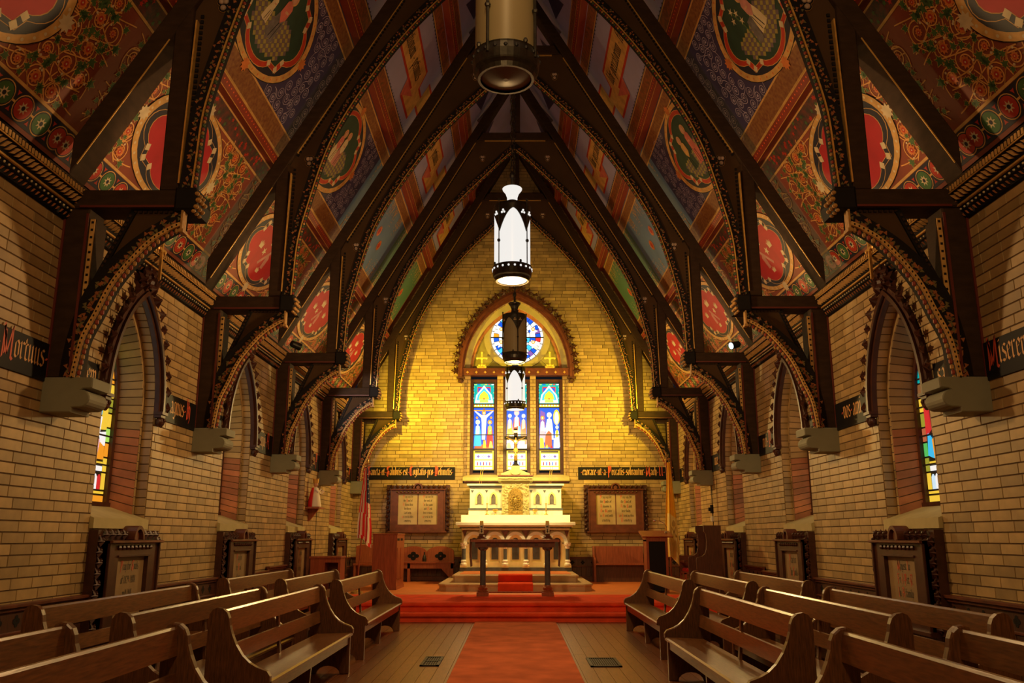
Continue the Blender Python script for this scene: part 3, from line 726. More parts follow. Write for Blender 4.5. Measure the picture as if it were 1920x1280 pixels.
def tier2(bay, side):
    v0, v1 = VP[0]+.09, VP[1]-.09; cu, cv, ru, rv = BAY/2+(.0), (v0+v1)/2+.03, .86, .58
    D = []; b, g, dots = MB(), MB(), MB()
    rect_uv(b, 0, BAY, v0+.04, v0+.30, .003); rect_uv(b, 0, BAY, v1-.22, v1, .003)
    for v in (v0+.03, v0+.30, v1-.235, v1-.03): rect_uv(g, 0, BAY, v, v+.025, .006)
    D.append(('border', deco([(b, 'border_olive'), (g, 'gold_flat')], 'border', None)))
    lo, hi = v0+.33, v1-.24
    if bay <= 2:
        av = lambda u, v, m: ((u-cu)/(ru*1.27+m))**2+((v-cv)/(rv*1.27+m))**2 < 1
        D.append(('scrollwork', deco(scroll_field(31+bay % 2, .02, BAY-.02, lo, hi, .082, .175, av, 'lavline', .0085, False, False), 'scrollwork', None)))
        fl, fl2 = MB(), MB()                                 # chequered floor under the figures
        n = 0
        for i in range(-9, 10):
            for j in range(-9, 10):
                x, y = cu+(i+j)*.045, cv-.30+(i-j)*.034
                if (x-cu)**2/(ru*.70)**2+(y-cv)**2/(rv*.78)**2 < 1 and y < cv-.06+(.12 if (x-cu)*(-1 if side < 0 else 1) < 0 else 0):
                    puv(fl if (i+j) % 2 else fl2, [(x-.043, y), (x, y-.033), (x+.043, y), (x, y+.033)], .0155)
        figs = []
        if side < 0 and bay <= 1: figs = figure(cu+.02, cv-.28, .66, -.08, 'greyrobe', 'pink')+figure(cu-.24, cv-.22, .40, -.02, 'cream', 'cream')
        elif side > 0 and bay <= 1:
            figs = figure(cu-.12, cv-.24, .60, -.22, 'cream', 'rose')
            st, ds = MB(), MB(); ribbon(st, smooth_path([(cu+.18, cv-.32), (cu+.2, cv-.05), (cu+.3, cv+.26)], 5), .02, .017)
            for x, y in ((.3, .28), (.22, .2), (.36, .18), (.2, .08)): puv(ds, star(cu+x, cv+y, .055, .018, 5, x*9), .018)
            bx = MB(); puv(bx, [(cu+.02, cv-.3), (cu+.15, cv-.3), (cu+.13, cv+.0), (cu+.0, cv+.0)], .0205)
            figs += [(st, 'leafgreen'), (ds, 'cream'), (bx, 'greyrobe')]
        elif side < 0: figs = figure(cu+.12, cv-.25, .58, .05, 'rose', 'cream')+figure(cu-.1, cv-.27, .56, -.05, 'cream', 'pink')
        else: figs = figure(cu-.1, cv-.3, .66, .0, 'pink', 'pink')+figure(cu+.2, cv-.27, .6, -.08, 'dkgreen', 'gold_flat')
        D.append(('medallion', deco(medallion(cu, cv, ru, rv, 'red', 'dkgreen', 1)+[(fl, 'tile_y'), (fl2, 'tile_p')]+figs, 'medallion', None)))
    else:
        fm, r1, r2 = MB(), MB(), MB(); rnd = random.Random(bay)
        for i in range(70):
            u = rnd.uniform(.1, BAY-.1); up = i % 2; L = rnd.uniform(.18, .46); b0 = lo if up else hi; s = 1 if up else -1; wv = rnd.uniform(-.04, .04)
            for q in range(5):
                x = u+wv*sin(q*1.5); y = b0+s*L*(q+.3)/5; h = .035*(1-q*.15)
                puv(fm, [(x-.02, y-s*h), (x+.012, y-s*h*.4), (x+.004, y+s*h*1.4)], .005)
        for x, y in ((.9, .02), (1.35, -.14), (2.1, .06), (2.55, -.1)):
            puv(r1, star(x, cv+y, .12, .095, 12), .006); puv(r2, star(x, cv+y, .075, .05, 8), .007)
        D.append(('scrollwork', deco([(fm, 'gold_flat'), (r1, 'orange'), (r2, 'red')], 'scrollwork', None)))
    return D
def tier3(bay, side):
    v0, v1 = VP[1]+.09, VP[2]-.09; D = []
    b, g, sc, bd = MB(), MB(), MB(), MB()
    rect_uv(b, 0, BAY, v0, v0+.26, .003); rect_uv(b, 0, BAY, v1-.24, v1, .003)
    for v in (v0+.01, v0+.26, v1-.25): rect_uv(g, 0, BAY, v, v+.022, .006)
    for i in range(34):
        u = .05+i*.1; puv(sc, [(u-.03, v0+.285), (u+.03, v0+.285), (u, v0+.325)], .005); puv(sc, [(u-.03, v1-.255), (u+.03, v1-.255), (u, v1-.295)], .005)
    rect_uv(sc, 0, BAY, v0+.282, v0+.296, .005); rect_uv(sc, 0, BAY, v1-.262, v1-.25, .005)
    D.append(('border', deco([(b, 'border_red'), (g, 'gold_flat'), (sc, 'indigo')], 'border', None)))
    lo, hi = v0+.3, v1-.27; va, vb = lo+.42, lo+.95
    e, y, p = MB(), MB(), MB()
    puv(e, [(.0, va), (2.98, va), (3.10, va+.20), (2.98, vb), (0, vb)], .005); puv(y, [(.0, va+.05), (2.96, va+.05), (3.05, va+.20), (2.96, vb-.05), (0, vb-.05)], .007)
    puv(e, [(2.55, va-.27), (BAY, va-.27), (BAY, va+.24), (2.85, va+.24)], .004); puv(y, [(2.62, va-.22), (BAY, va-.22), (BAY, va+.19), (2.88, va+.19)], .006)
    puv(p, [(2.52, va-.27), (3.0, va), (2.40, va)], .0085)
    me = deco([(e, 'red'), (y, 'gold_flat'), (p, 'pink')], 'banner', None); D.append(('banner', me))
    t = MB(); txt = 'perseverationem . petimus' if side < 0 else 'libr.peccatorum . ferrea'
    if side < 0: letter_quads(t, txt, .95, va+.17, .17, PL, .010, sx=.82)
    else: letter_quads(t, txt, .0, va+.17, .17, lambda a, b, d: PL(2.9-a, b, d), .010, sx=.82)
    D.append(('lettering', t.mesh('lettering', M['ink'])))
    return D
def tier4():
    v0 = VP[2]+.09; b, g = MB(), MB(); rect_uv(b, 0, BAY, v0, v0+.26, .003); rect_uv(g, 0, BAY, v0+.26, v0+.28, .006); rect_uv(g, 0, BAY, v0+.01, v0+.03, .006)
    z = MB(); 
    for i in range(4): puv(z, [(.2+i*.85, v0+.5), (.9+i*.85, v0+.7), (.5+i*.85, v0+1.2)], .004)
    return [('border', deco([(b, 'border_red'), (g, 'gold_flat'), (z, 'indigo')], 'border', None))]
def panel_mesh(v0, v1, key):
    m = MB(); rect_uv(m, 0, BAY, v0, v1, 0); return m.mesh('painted_panel', M[key])
PAN = {}
T1D = {0: tier1(0), 1: tier1(1)}; T4D = tier4()
T2D = {(b, s): tier2(b, s) for b in range(1, 5) for s in (-1, 1)}; T3D = {s: tier3(1, s) for s in (-1, 1)}
pm1 = panel_mesh(-.1, VP[0], 'terra'); pm4 = panel_mesh(VP[2], VTOP, 'lav'); pm3 = panel_mesh(VP[1], VP[2], 'lav')
pm2 = {1: panel_mesh(VP[0], VP[1], 'indigo'), 3: panel_mesh(VP[0], VP[1], 'blue'), 4: panel_mesh(VP[0], VP[1], 'sea')}
pm2[2] = pm2[1]; pm2[0] = pm2[1]; pm3b = panel_mesh(VP[1], VP[2], 'blue')
for k in range(-1, 5):
    y0 = T[0]+BAY*(k-1)
    for s in (-1, 1):
        sc = (-s, 1, 1); kk = max(k, 0)
        a = inst(pm1, 'painted_panel', ceiling, (0, y0, 0), scale=sc)
        b = inst(pm2[kk], 'painted_panel', ceiling, (0, y0, 0), scale=sc)
        c = inst(pm3, 'painted_panel', ceiling, (0, y0, 0), scale=sc)
        d = inst(pm4, 'painted_panel', ceiling, (0, y0, 0), scale=sc)
        if k < 0: continue
        for nm, me in T1D[k % 2]: inst(me, nm, a, kind='stuff' if nm == 'scrollwork' else None)
        if k >= 1:
            for nm, me in T2D[(k, s)]: inst(me, nm, b, kind='stuff' if nm == 'scrollwork' else None)
            for nm, me in T3D[s]: inst(me, nm, c)
            for nm, me in T4D: inst(me, nm, d)
# last short strip against the end wall
pmL = MB(); pmL.poly([PL(0, -.1, 0), PL(YE-T[4], -.1, 0), PL(YE-T[4], VTOP, 0), PL(0, VTOP, 0)]); pmL = pmL.mesh('painted_panel', M['terra'])
for s in (-1, 1): inst(pmL, 'painted_panel', ceiling, (0, T[4], 0), scale=(-s, 1, 1))
# purlins with gilt edges and a row of painted dots
pu, pg, pd = MB(), MB(), MB()
YS = T[0]-2*BAY; LN = YE-YS
pu.faces([PL(0, -.07, 0), PL(LN, -.07, 0), PL(LN, .07, 0), PL(0, .07, 0), PL(0, -.055, .125), PL(LN, -.055, .125), PL(LN, .055, .125), PL(0, .055, .125)], [(4, 5, 6, 7), (0, 1, 5, 4), (2, 3, 7, 6), (1, 2, 6, 5), (3, 0, 4, 7)])
for v in (-.058, .05): rect_uv(pg, 0, LN, v, v+.010, .128)
nd = int(LN/.075)
for i in range(nd):
    u = i*.075; puv(pd, [(u-.013, .012), (u, -.001), (u+.013, .012), (u, .025)], .128)
pu = pu.mesh('purlin', M['purlin']); pg = pg.mesh('gilt_line', M['gold']); pd = pd.mesh('dot_row', M['dots'])
for s in (-1, 1):
    for v in VP:
        o = PL(YS, v, 0); z0 = PL(0, 0, 0)
        loc = ((o[0]-z0[0])*-s, YS, o[2]-z0[2])
        p = inst(pu, 'purlin', ceiling, loc, scale=(-s, 1, 1)); inst(pg, 'gilt_line', p); inst(pd, 'dot_row', p, kind='stuff')

tag(MB().box(-.07, .07, YB, YE, 11.47, 11.66).build('trim_3', M['truss']), kind='structure')
# ------------------------------------------------------------------ painted cornices at the wall heads
def cornice(s):
    c = MB(); prof = [(0, 3.96), (.03, 3.97), (.035, 4.02), (.06, 4.03), (.06, 4.06), (.08, 4.07), (.085, 4.10), (.12, 4.17), (.15, 4.19), (.15, 4.25), (.0, 4.32)]
    f = lambda x, z, d: (s*(W-x), d, z)
    c.prism([(x, z) for x, z in prof], f, YB, YE)
    root = c.build('trim_1' if s < 0 else 'trim_2', M['black'], kind='structure')
    rope, bead, fil, twist, dent = MB(), MB(), MB(), MB(), MB()
    y = 3.4
    while y < YE-.05:
        X = s*(W-.04); rope.faces([(X, y, 3.975), (X-s*.012, y+.012, 3.98), (X-s*.012, y+.052, 4.018), (X, y+.04, 4.02)], [(0, 1, 2, 3)])
        X = s*(W-.064); bead.ball((X, y+.02, 4.045), .011, 5, 3)
        X = s*(W-.105); w = .03
        twist.faces([(X+s*.01, y, 4.105), (X-s*.02, y+w, 4.11), (X-s*.045, y+.075, 4.165), (X-s*.02, y+.045, 4.165)], [(0, 1, 2, 3)]); y += .062
    y = 3.4
    while y < YE-.05:
        dent.box(s*(W-.148), s*(W-.158), y, y+.022, 4.195, 4.242); y += .045
    fil.box(s*(W-.062), s*(W-.092), 3.4, YE-.02, 4.066, 4.082); fil.box(s*(W-.15), s*(W-.156), 3.4, YE-.02, 4.18, 4.19)
    rope.build('rope_moulding', M['motif'], root, kind='stuff'); bead.build('bead_row', M['cream'], root, kind='stuff')
    fil.build('gilt_fillet', M['gold'], root); twist.build('rope_moulding', M['fringe'], root, kind='stuff'); dent.build('dentil_row', M['gold_flat'], root, kind='stuff')
cornice(-1); cornice(1)

# ------------------------------------------------------------------ roof trusses
XZ = lambda x, z, d: (x, d, z)
RL = lambda x: 11.13-1.72*x           # lower and upper edge of the principal rafters
RU = lambda x: 11.47-1.72*x
INNER = smooth_path([(2.815, 4.24), (2.80, 4.5), (2.77, 4.98), (2.666, 5.47), (2.504, 6.09), (2.335, 6.54), (2.09, 7.0), (1.76, 7.53), (1.42, 8.0), (1.04, 8.44), (.6, 8.89), (.25, 9.24), (0, 9.46)], 5)
OUTER = [(2.96, 4.24)]+[p for p in offset_path(INNER, -.125)[1:-1] if p[0] > .02]+[(0.0, 9.64)]
BIN = smooth_path([(3.66, 2.57), (3.645, 2.70), (3.61, 2.908), (3.525, 3.114), (3.426, 3.355), (3.304, 3.544), (3.13, 3.748), (2.97, 3.86), (2.885, 3.90)], 5)
BOUT = smooth_path([(3.80, 2.57), (3.785, 2.80), (3.745, 3.047), (3.665, 3.321), (3.525, 3.55), (3.335, 3.755), (3.12, 3.925), (2.96, 4.03), (2.885, 4.07)], 5)
TH = .26
def strip_prism(mb, A, B, y0, y1):
    n = min(len(A), len(B)); A, B = [A[round(i*(len(A)-1)/(n-1))] for i in range(n)], [B[round(i*(len(B)-1)/(n-1))] for i in range(n)]
    for i in range(n-1):
        a, b, c, d = A[i], A[i+1], B[i+1], B[i]
        mb.faces([(a[0], y0, a[1]), (b[0], y0, b[1]), (c[0], y0, c[1]), (d[0], y0, d[1]), (a[0], y1, a[1]), (b[0], y1, b[1]), (c[0], y1, c[1]), (d[0], y1, d[1])], [(0, 3, 2, 1), (4, 5, 6, 7), (0, 1, 5, 4), (2, 3, 7, 6)])
def seg_line(mb, p, q, w, y0, y1):
    a = Vector(p); b = Vector(q); t = (b-a).normalized(); n = Vector((-t.y, t.x))*w/2
    mb.prism([tuple(a-n), tuple(b-n), tuple(b+n), tuple(a+n)], XZ, y1, y0)
def dentils(mb, p, q, w, step, y0, y1):
    a, b = Vector(p), Vector(q); L = (b-a).length; t = (b-a)/L
    for i in range(int(L/step)): seg_line(mb, tuple(a+t*(i*step)), tuple(a+t*(i*step+step*.55)), w, y0, y1)
TM = {}
def tm(name, mb, key): TM.setdefault(name, []).append((mb.mesh(name, M[key]), key))
HALF = []
def half(name, mb, key, kind=None, sub=None, smooth=False): HALF.append((name, mb.mesh(name, M[key], smooth), kind, sub))
m = MB(); m.prism([(3.70, 2.57), (W, 2.57), (W, 4.07), (3.70, 4.07)], XZ, TH, .0, .012); half('wall_post', m, 'truss')
m = MB(); m.box(3.660, 3.70, .03, .042, 3.22, 3.98); half('gilt_strip', m, 'gold_flat', sub='wall_post'); m = MB(); m.box(3.655, 3.70, .043, TH-.03, 3.22, 3.98); half('post_fillet', m, 'truss', sub='wall_post')
m = MB(); [m.box(3.668, 3.688, .026, .034, 3.26+i*.068, 3.28+i*.068) for i in range(11)]; half('dot_row', m, 'black', 'stuff', 'wall_post')
m = MB(); m.box(3.895, W, -.012, .0, 2.57, 4.02); m.box(3.70, 3.722, -.006, .002, 2.62, 4.02); half('red_edge', m, 'truss_red', sub='wall_post')
m = MB(); m.prism([(2.955, 4.065), (W, 4.065), (W, 4.235), (2.955, 4.235)], XZ, TH+.01, -.02, .014); half('hammer_beam', m, 'truss')
m = MB(); m.box(2.96, W-.14, -.028, -.018, 4.068, 4.088); half('red_edge', m, 'truss_red', sub='hammer_beam')
m = MB(); m.prism([(2.78, 4.035), (2.958, 4.035), (2.958, 4.25), (2.78, 4.25), (2.755, 4.14)], XZ, TH+.03, -.045, .02); half('beam_end', m, 'black')
m = MB()
for dx, dz, r in ((2.765, 4.19, .024), (2.75, 4.13, .028), (2.765, 4.07, .026), (2.785, 4.03, .02)):
    for yy in (-.03, .04, .11): m.ball((dx, yy, dz), (r, r*.9, r*.8), 7, 5)
half('leaf_boss', m, 'fringe', sub='beam_end')
m = MB(); m.box(2.872, 2.89, -.03, .06, 3.86, 4.04); m.box(2.86, 2.90, -.035, .07, 3.84, 3.87); half('pendant', m, 'fringe')
m = MB(); m.prism([(2.955, 4.235), (3.115, 4.235), (3.115, 5.80), (2.955, 6.07)], XZ, TH, .0, .012); half('hammer_post', m, 'truss')
m = MB(); m.prism([(W, RL(W)), (W, RU(W)), (0, RU(0)), (0, RL(0))], XZ, TH, -.01, .014); half('principal_rafter', m, 'truss')
m = MB(); seg_line(m, (3.86, RL(3.86)-.008), (3.15, RL(3.15)-.008), .010, -.012, -.004); half('gilt_line', m, 'gold', sub='principal_rafter')
PLATE = [p for p in OUTER]+[(.0, 9.72), (.82, 9.72), (2.80, RL(2.80)+.02), (2.96, 6.02), (2.96, 4.24)]
m = MB(); m.prism(PLATE, XZ, .19, .045); half('arch_plate', m, 'truss_plate')
m = MB(); strip_prism(m, INNER, OUTER, -.005, .11); half('arch_rib', m, 'black')
r2 = resample(offset_path(INNER, -.068), .052); m1, m2 = MB(), MB(); rq = random.Random(9)
for i, (x, z) in enumerate(r2):
    for q in range(3):
        a = rq.uniform(0, 6.28); r = rq.uniform(.0, .042); px, pz = x+r*cos(a), z+r*sin(a)
        (m1 if q != 1 else m2).prism([(px+.017*cos(t+a), pz+.017*sin(t+a)) for t in (0.3, 2.2, 4.3)], XZ, -.004, -.008-.0004*q)
half('painted_leaf_band', m1, 'motif', 'stuff', 'arch_rib'); half('painted_leaf_band', m2, 'motif2', 'stuff', 'arch_rib')
m = MB(); strip_prism(m, offset_path(INNER, -.004), offset_path(INNER, -.017), -.02, .0); half('gilt_line', m, 'gold', sub='arch_rib')
for ci, key in enumerate(('fringe', 'fringe_red', 'fringe_green')):
    m = MB()
    for i, (x, z) in enumerate(resample(offset_path(INNER, .012), .036)):
        if i % 3 == ci and x > .03:
            for yy in (.0,): m.ball((x, yy, z), (.017, .014, .017), 5, 3)
    half('crocket_row', m, key, 'stuff', 'arch_rib')
m = MB(); seg_line(m, (2.948, 4.30), (2.918, 5.90), .014, -.012, .05); seg_line(m, (2.86, RL(2.86)-.012), (.86, RL(.86)-.012), .016, .02, .05); seg_line(m, (.0, 9.685), (.66, 9.685), .016, .02, .05); half('gilt_line', m, 'gold', sub='arch_plate')
m = MB(); dentils(m, (2.915, 4.30), (2.885, 6.05), .028, .055, .03, .05); dentils(m, (2.86, RL(2.86)-.05), (.92, RL(.92)-.05), .028, .055, .03, .05); half('dentil_row', m, 'black', 'stuff', 'arch_plate')
for cx, cz in ((2.70, 6.09), (.705, 9.285)):
    m = MB()
    for a in (pi/2+.6, pi/2-.6, -pi/2): m.prism(ell(cx+.034*cos(a), cz+.036*sin(a), .042, .042, 14), XZ, .05, .030)
    half('trefoil', m, 'black', sub='arch_plate')
    m = MB()
    for a in (pi/2+.6, pi/2-.6, -pi/2): ring = ell(cx+.034*cos(a), cz+.036*sin(a), .046, .046, 14); m.prism(ring, XZ, .05, .034)
    half('gilt_rim', m, 'fringe', sub='arch_plate')
    m = MB()
    for a in (pi/2+.6, pi/2-.6, -pi/2): m.ball((cx+.034*cos(a), .03, cz+.036*sin(a)), (.030, .018, .030), 8, 5)
    half('trefoil_leaf', m, 'trefoil_fill', sub='arch_plate', smooth=True)
m = MB(); m.prism([(2.89, 4.065), (2.89, 4.05)]+list(reversed(BOUT[8:-1]))+[(3.655, 3.30), (3.61, 3.40), (3.335, 4.05), (3.335, 4.065)], XZ, .18, .05); half('bracket_plate', m, 'truss_plate')
m = MB(); seg_line(m, (3.675, 3.25), (3.335, 4.05), .05, .03, .2); half('brace', m, 'black')
m = MB(); dentils(m, (3.675, 3.25), (3.335, 4.05), .02, .045, .02, .035); dentils(m, (3.33, 4.048), (2.92, 4.048), .02, .045, .03, .05); half('dentil_row', m, 'truss', 'stuff', 'brace')
m = MB(); strip_prism(m, BIN, BOUT, .0, .12); half('bracket_rib', m, 'black')
mid = [((a[0]+b[0])/2, (a[1]+b[1])/2) for a, b in zip(BIN, BOUT)]; m1, m2 = MB(), MB()
for i, (x, z) in enumerate(resample(mid, .05)):
    for q in range(4):
        a = rq.uniform(0, 6.28); r = rq.uniform(.0, .055); px, pz = x+r*cos(a), z+r*sin(a)
        (m1 if q % 2 else m2).prism([(px+.023*cos(t+a), pz+.023*sin(t+a)) for t in (0.3, 2.2, 4.3)], XZ, .0, -.004-.0004*q)
half('painted_leaf_band', m1, 'motif', 'stuff', 'bracket_rib'); half('painted_leaf_band', m2, 'motif2', 'stuff', 'bracket_rib')
m = MB(); strip_prism(m, offset_path(BIN, -.002), offset_path(BIN, -.036), -.025, .01); half('gilt_band', m, 'gold_flat', sub='bracket_rib')
m = MB(); pth = resample(offset_path(BIN, -.019), .042)
for i, (x, z) in enumerate(pth): m.ball((x, -.026, z), (.008, .004, .011), 4, 3)
half('dot_row', m, 'black', 'stuff', 'bracket_rib')
for ci, key in enumerate(('fringe', 'fringe_red')):
    m = MB()
    for i, (x, z) in enumerate(resample(offset_path(BIN, .022), .045)):
        if i % 2 == ci:
            for yy in (.0,): m.ball((x, yy, z), (.020, .016, .026), 5, 3)
    half('crocket_row', m, key, 'stuff', 'bracket_rib')
m = MB(); m.prism([(-.80, 9.70), (.80, 9.70), (.70, 9.87), (-.70, 9.87)], XZ, TH, -.005, .01); COLLAR = m.mesh('collar_beam', M['truss'])
m = MB(); m.box(.0, .11, .03, TH-.03, 9.87, 11.0); KING = m.mesh('king_post', M['truss'])
ORD = ['nearest the viewer, cut by the top of the picture', 'second from the viewer, its upper arch leaving the picture top', 'third from the viewer, spotlights on its beam ends', 'fourth from the viewer, its arch point behind the lit lamp', 'farthest, close to the yellow end wall']
trusses = []
for k in range(5):
    t = thing('roof_truss', 'dark painted arched roof truss '+ORD[k], 'roof truss', (0, T[k], 0), group='hammer beam roof trusses'); trusses.append(t)
    for s in (1, -1):
        last = {}
        for nm, me, kind, sub in HALF:
            if sub: inst(me, nm, last[sub], kind=kind)
            else: last[nm] = inst(me, nm, t, scale=(s, 1, 1), kind=kind)
    inst(COLLAR, 'collar_beam', t); inst(KING, 'king_post', t)

# stone corbels under the wall posts
cp = [(W, 2.28), (3.655, 2.28), (3.655, 2.318), (3.63, 2.322)]+[(3.585+.072*cos(q), 2.395+.072*sin(q)) for q in [radians(-95-20*i) for i in range(10)]]+[(3.575, 2.478), (3.50, 2.482), (3.50, 2.56), (3.512, 2.572), (W, 2.572)]
m = MB(); m.prism(cp, XZ, TH+.03, -.02, .008); cme = m.mesh('stone_corbel', M['stone'])
PLC = ['nearest the viewer', 'second from the viewer', 'third from the viewer', 'fourth from the viewer', 'beside the end wall']
for k in range(5):
    for s in (1, -1):
        o = inst(cme, 'stone_corbel', None, (0, T[k], 0), scale=(s, 1, 1))
        tag(o, 'grey moulded stone corbel on the %s wall under the truss foot %s' % ('right' if s > 0 else 'left', PLC[k]), 'corbel', 'stone corbels under the truss feet')
# ------------------------------------------------------------------ windows of the side walls
FS = lambda y, z, d: (d, y, z)        # left wall: d into the room; mirrored for the right wall
def path_len(p):
    L = [0]
    for a, b in zip(p, p[1:]): L.append(L[-1]+(Vector(b)-Vector(a)).length)
    return L
def path_at(p, L, s):
    s = min(max(s, 0), L[-1]-1e-6); i = 0
    while L[i+1] < s: i += 1
    a, b = Vector(p[i]), Vector(p[i+1]); t = (b-a).normalized(); q = a+t*(s-L[i]); return q, Vector((-t.y, t.x))
def reveal_bricks(pa, pb, da, db, step, emit, fn=FS):
    """bricks lining an opening between path pa (at depth da) and pb (at depth db); normal points to the left of the path"""
    La, Lb = path_len(pa), path_len(pb); n = int(La[-1]/step); st = 1.0/n
    for i in range(n):
        s0, s1 = (i+.04)*st, (i+.96)*st; pts = []
        for h in (-.004, .006):
            e = 0 if h < 0 else .03*st
            for s, L, p, d in ((s0+e, La, pa, da), (s1-e, La, pa, da), (s1-e, Lb, pb, db), (s0+e, Lb, pb, db)):
                q, nn = path_at(p, L, s*L[-1]); q = q+nn*h; pts.append(fn(q.x, q.y, d+(0 if h < 0 else (-.004 if d == da else .004))))
        emit(pts, [(4, 5, 6, 7), (0, 1, 5, 4), (1, 2, 6, 5), (2, 3, 7, 6), (3, 0, 4, 7)], i)
def open_path(a, spring, apex, z0): return arch_pts(a, spring, apex, z0, 12)
LEAFY = []
def leaf_cluster(mb, y, z, s, d0, fn, a=0, n=5, seed=1):
    """a small carved leaf: lobes that rise from the ground"""
    rnd = random.Random(seed)
    pts = ivy(y, z, s, a); c = fn(y, z, d0+s*.9); base = [fn(p[0], p[1], d0+rnd.uniform(.0, .5)*s) for p in pts]
    mb.faces(base+[c], [(i, (i+1) % 12, 12) for i in range(12)])
    mb.ball(fn(y+s*.35*cos(a+1.2), z+s*.35*sin(a+1.2), d0+s*.6), s*.26, 5, 4)

def side_glass(v):
    """figures for the narrow side lights: list of (colour, polygon)"""
    a = .40; P = []; sg = (1, -1)
    def both(c, pts):
        P.append((c, pts)); P.append((c, [(-y, z) for y, z in reversed(pts)]))
    P.append(('gold' if v else 'amber', [(-a, 1.61), (a, 1.61), (a, 1.70), (-a, 1.70)])); P.append(('gold', [(-a, 1.71), (a, 1.71), (a, 1.745), (-a, 1.745)]))
    for i, c in enumerate(('white', 'sky', 'white', 'red', 'white', 'blue', 'white', 'red') if not v else ('white', 'paleb')*4): P.append((c, [(-.31+i*.078, 1.755), (-.242+i*.078, 1.755), (-.242+i*.078, 1.885), (-.276+i*.078, 1.92), (-.31+i*.078, 1.885)]))
    both('gold', [(.32, 1.755), (.40, 1.755), (.40, 1.93), (.32, 1.93)]); P.append(('white', [(-.31, 1.94), (.31, 1.94), (.31, 2.0), (-.31, 2.0)]))
    P.append(('gold', [(-.31, 2.015), (.31, 2.015), (.31, 2.045), (-.31, 2.045)]))
    for k in range(7):
        z = 1.94+k*.155; both(('gold', 'amber', 'lime', 'gold', 'olive', 'gold', 'amber')[k] if not v else ('olive', 'green', 'rust', 'olive', 'gold', 'brown', 'teal')[k], [(.325, z), (.40, z), (.40, z+.145), (.325, z+.145)])
    if not v:
        both('pink', [(.02, 2.06), (.16, 2.06), (.2, 2.26), (.05, 2.3)]); both('amber', [(.17, 2.06), (.31, 2.06), (.30, 2.2), (.2, 2.24)]); both('white', [(.21, 2.24), (.31, 2.2), (.31, 2.36), (.18, 2.34)])
        both('white', [(.02, 2.31), (.17, 2.28), (.2, 2.5), (.06, 2.52)]); both('gold', [(.19, 2.36), (.31, 2.37), (.31, 2.74), (.22, 2.72)]); both('sky', [(.02, 2.53), (.18, 2.51), (.2, 2.72), (.12, 2.78), (.02, 2.74)]); both('blue', [(.05, 2.74), (.2, 2.73), (.19, 2.79), (.07, 2.82)])
        both('amber', [(.02, 2.80), (.1, 2.84), (.1, 2.93), (.02, 2.96)]); both('white', [(.12, 2.80), (.3, 2.76), (.3, 2.96), (.12, 3.0)]); both('lime', [(.02, 2.98), (.3, 3.0), (.28, 3.14), (.02, 3.16)]); both('amber', [(.03, 3.17), (.26, 3.15), (.22, 3.24), (.03, 3.28)])
        both('sky', [(.03, 3.29), (.2, 3.26), (.12, 3.36), (.03, 3.41)])
    else:
        both('green', [(.02, 2.06), (.1, 2.06), (.1, 2.2), (.02, 2.24)]); both('amber', [(.11, 2.06), (.18, 2.06), (.2, 2.26), (.12, 2.3)]); both('sky', [(.19, 2.06), (.31, 2.1), (.28, 2.34), (.21, 2.28)])
        both('red', [(.2, 2.36), (.31, 2.30), (.31, 2.62), (.22, 2.66)]); both('brown', [(.02, 2.26), (.12, 2.32), (.18, 2.3), (.18, 2.62), (.06, 2.6)]); both('paleb', [(.22, 2.67), (.3, 2.66), (.28, 2.86), (.2, 2.84)]); both('rust', [(.02, 2.62), (.17, 2.64), (.18, 2.86), (.04, 2.9)])
        both('red', [(.15, 2.88), (.3, 2.88), (.26, 3.0), (.16, 3.02)]); both('amber', [(.03, 2.92), (.13, 2.9), (.12, 3.02), (.03, 3.04)]); both('cream', ell(.17, 3.10, .055, .07, 10)); both('teal', [(.03, 3.18), (.26, 3.18), (.2, 3.28), (.03, 3.32)]); both('blue', [(.03, 3.33), (.17, 3.29), (.1, 3.38), (.03, 3.42)])
    return P
GC['olive'] = (0.35, 0.33, 0.03)
A0 = open_path(.585, 2.62, 3.70, 1.42); A1 = open_path(.525, 2.62, 3.60, 1.42); A2 = open_path(.475, 2.62, 3.54, 1.50); A3 = open_path(.41, 2.62, 3.46, 1.60)
def ring_faces(mb, pa, pb, d, fn=FS, da=None):
    n = min(len(pa), len(pb))
    for i in range(n-1): mb.poly([fn(*pa[i], d), fn(*pa[i+1], d), fn(*pb[i+1], d if da is None else da), fn(*pb[i], d if da is None else da)])
WM = {}
b1 = MB(); b2y = MB(); b2r = MB(); IND = []
def em_outer(p, f, i): b1.faces(p, f)
def em_inner(p, f, i):
    z = sum(q[2] for q in p)/8; (b2r if z < 2.44 else b2y).faces(p, f)
reveal_bricks(A0, A0, 0.0, -.11, CY, em_outer); reveal_bricks(A1, A2, -.11, -.34, CY, em_inner)
mb = MB(); ring_faces(mb, A0, A0, 0, FS, -.115); ring_faces(mb, A1, A2, -.112, FS, -.345); WM['reveal_mortar'] = mb.mesh('reveal_mortar', M['mortar'])
mb = MB(); n0 = len(A0)
for i in range(n0-1):
    if A0[i][1] < 2.6 and A0[i+1][1] < 2.63 and abs(A0[i][0]-A0[i+1][0]) < .01:
        a, b = A0[i][1], A0[i+1][1]; k = max(1, int(abs(b-a)/CY))
        for j in range(k):
            z0, z1 = a+(b-a)*j/k, a+(b-a)*(j+.94)/k; sx = 1 if A0[i][0] > 0 else -1
            mb.poly([FS(sx*.585, z0, -.108), FS(sx*.585, z1, -.108), FS(sx*.525, z1, -.108), FS(sx*.525, z0, -.108)])
    else: mb.poly([FS(*A0[i], -.108), FS(*A0[i+1], -.108), FS(*A1[i+1], -.108), FS(*A1[i], -.108)])
WM['ledge'] = mb.mesh('reveal_step', M['brick'])
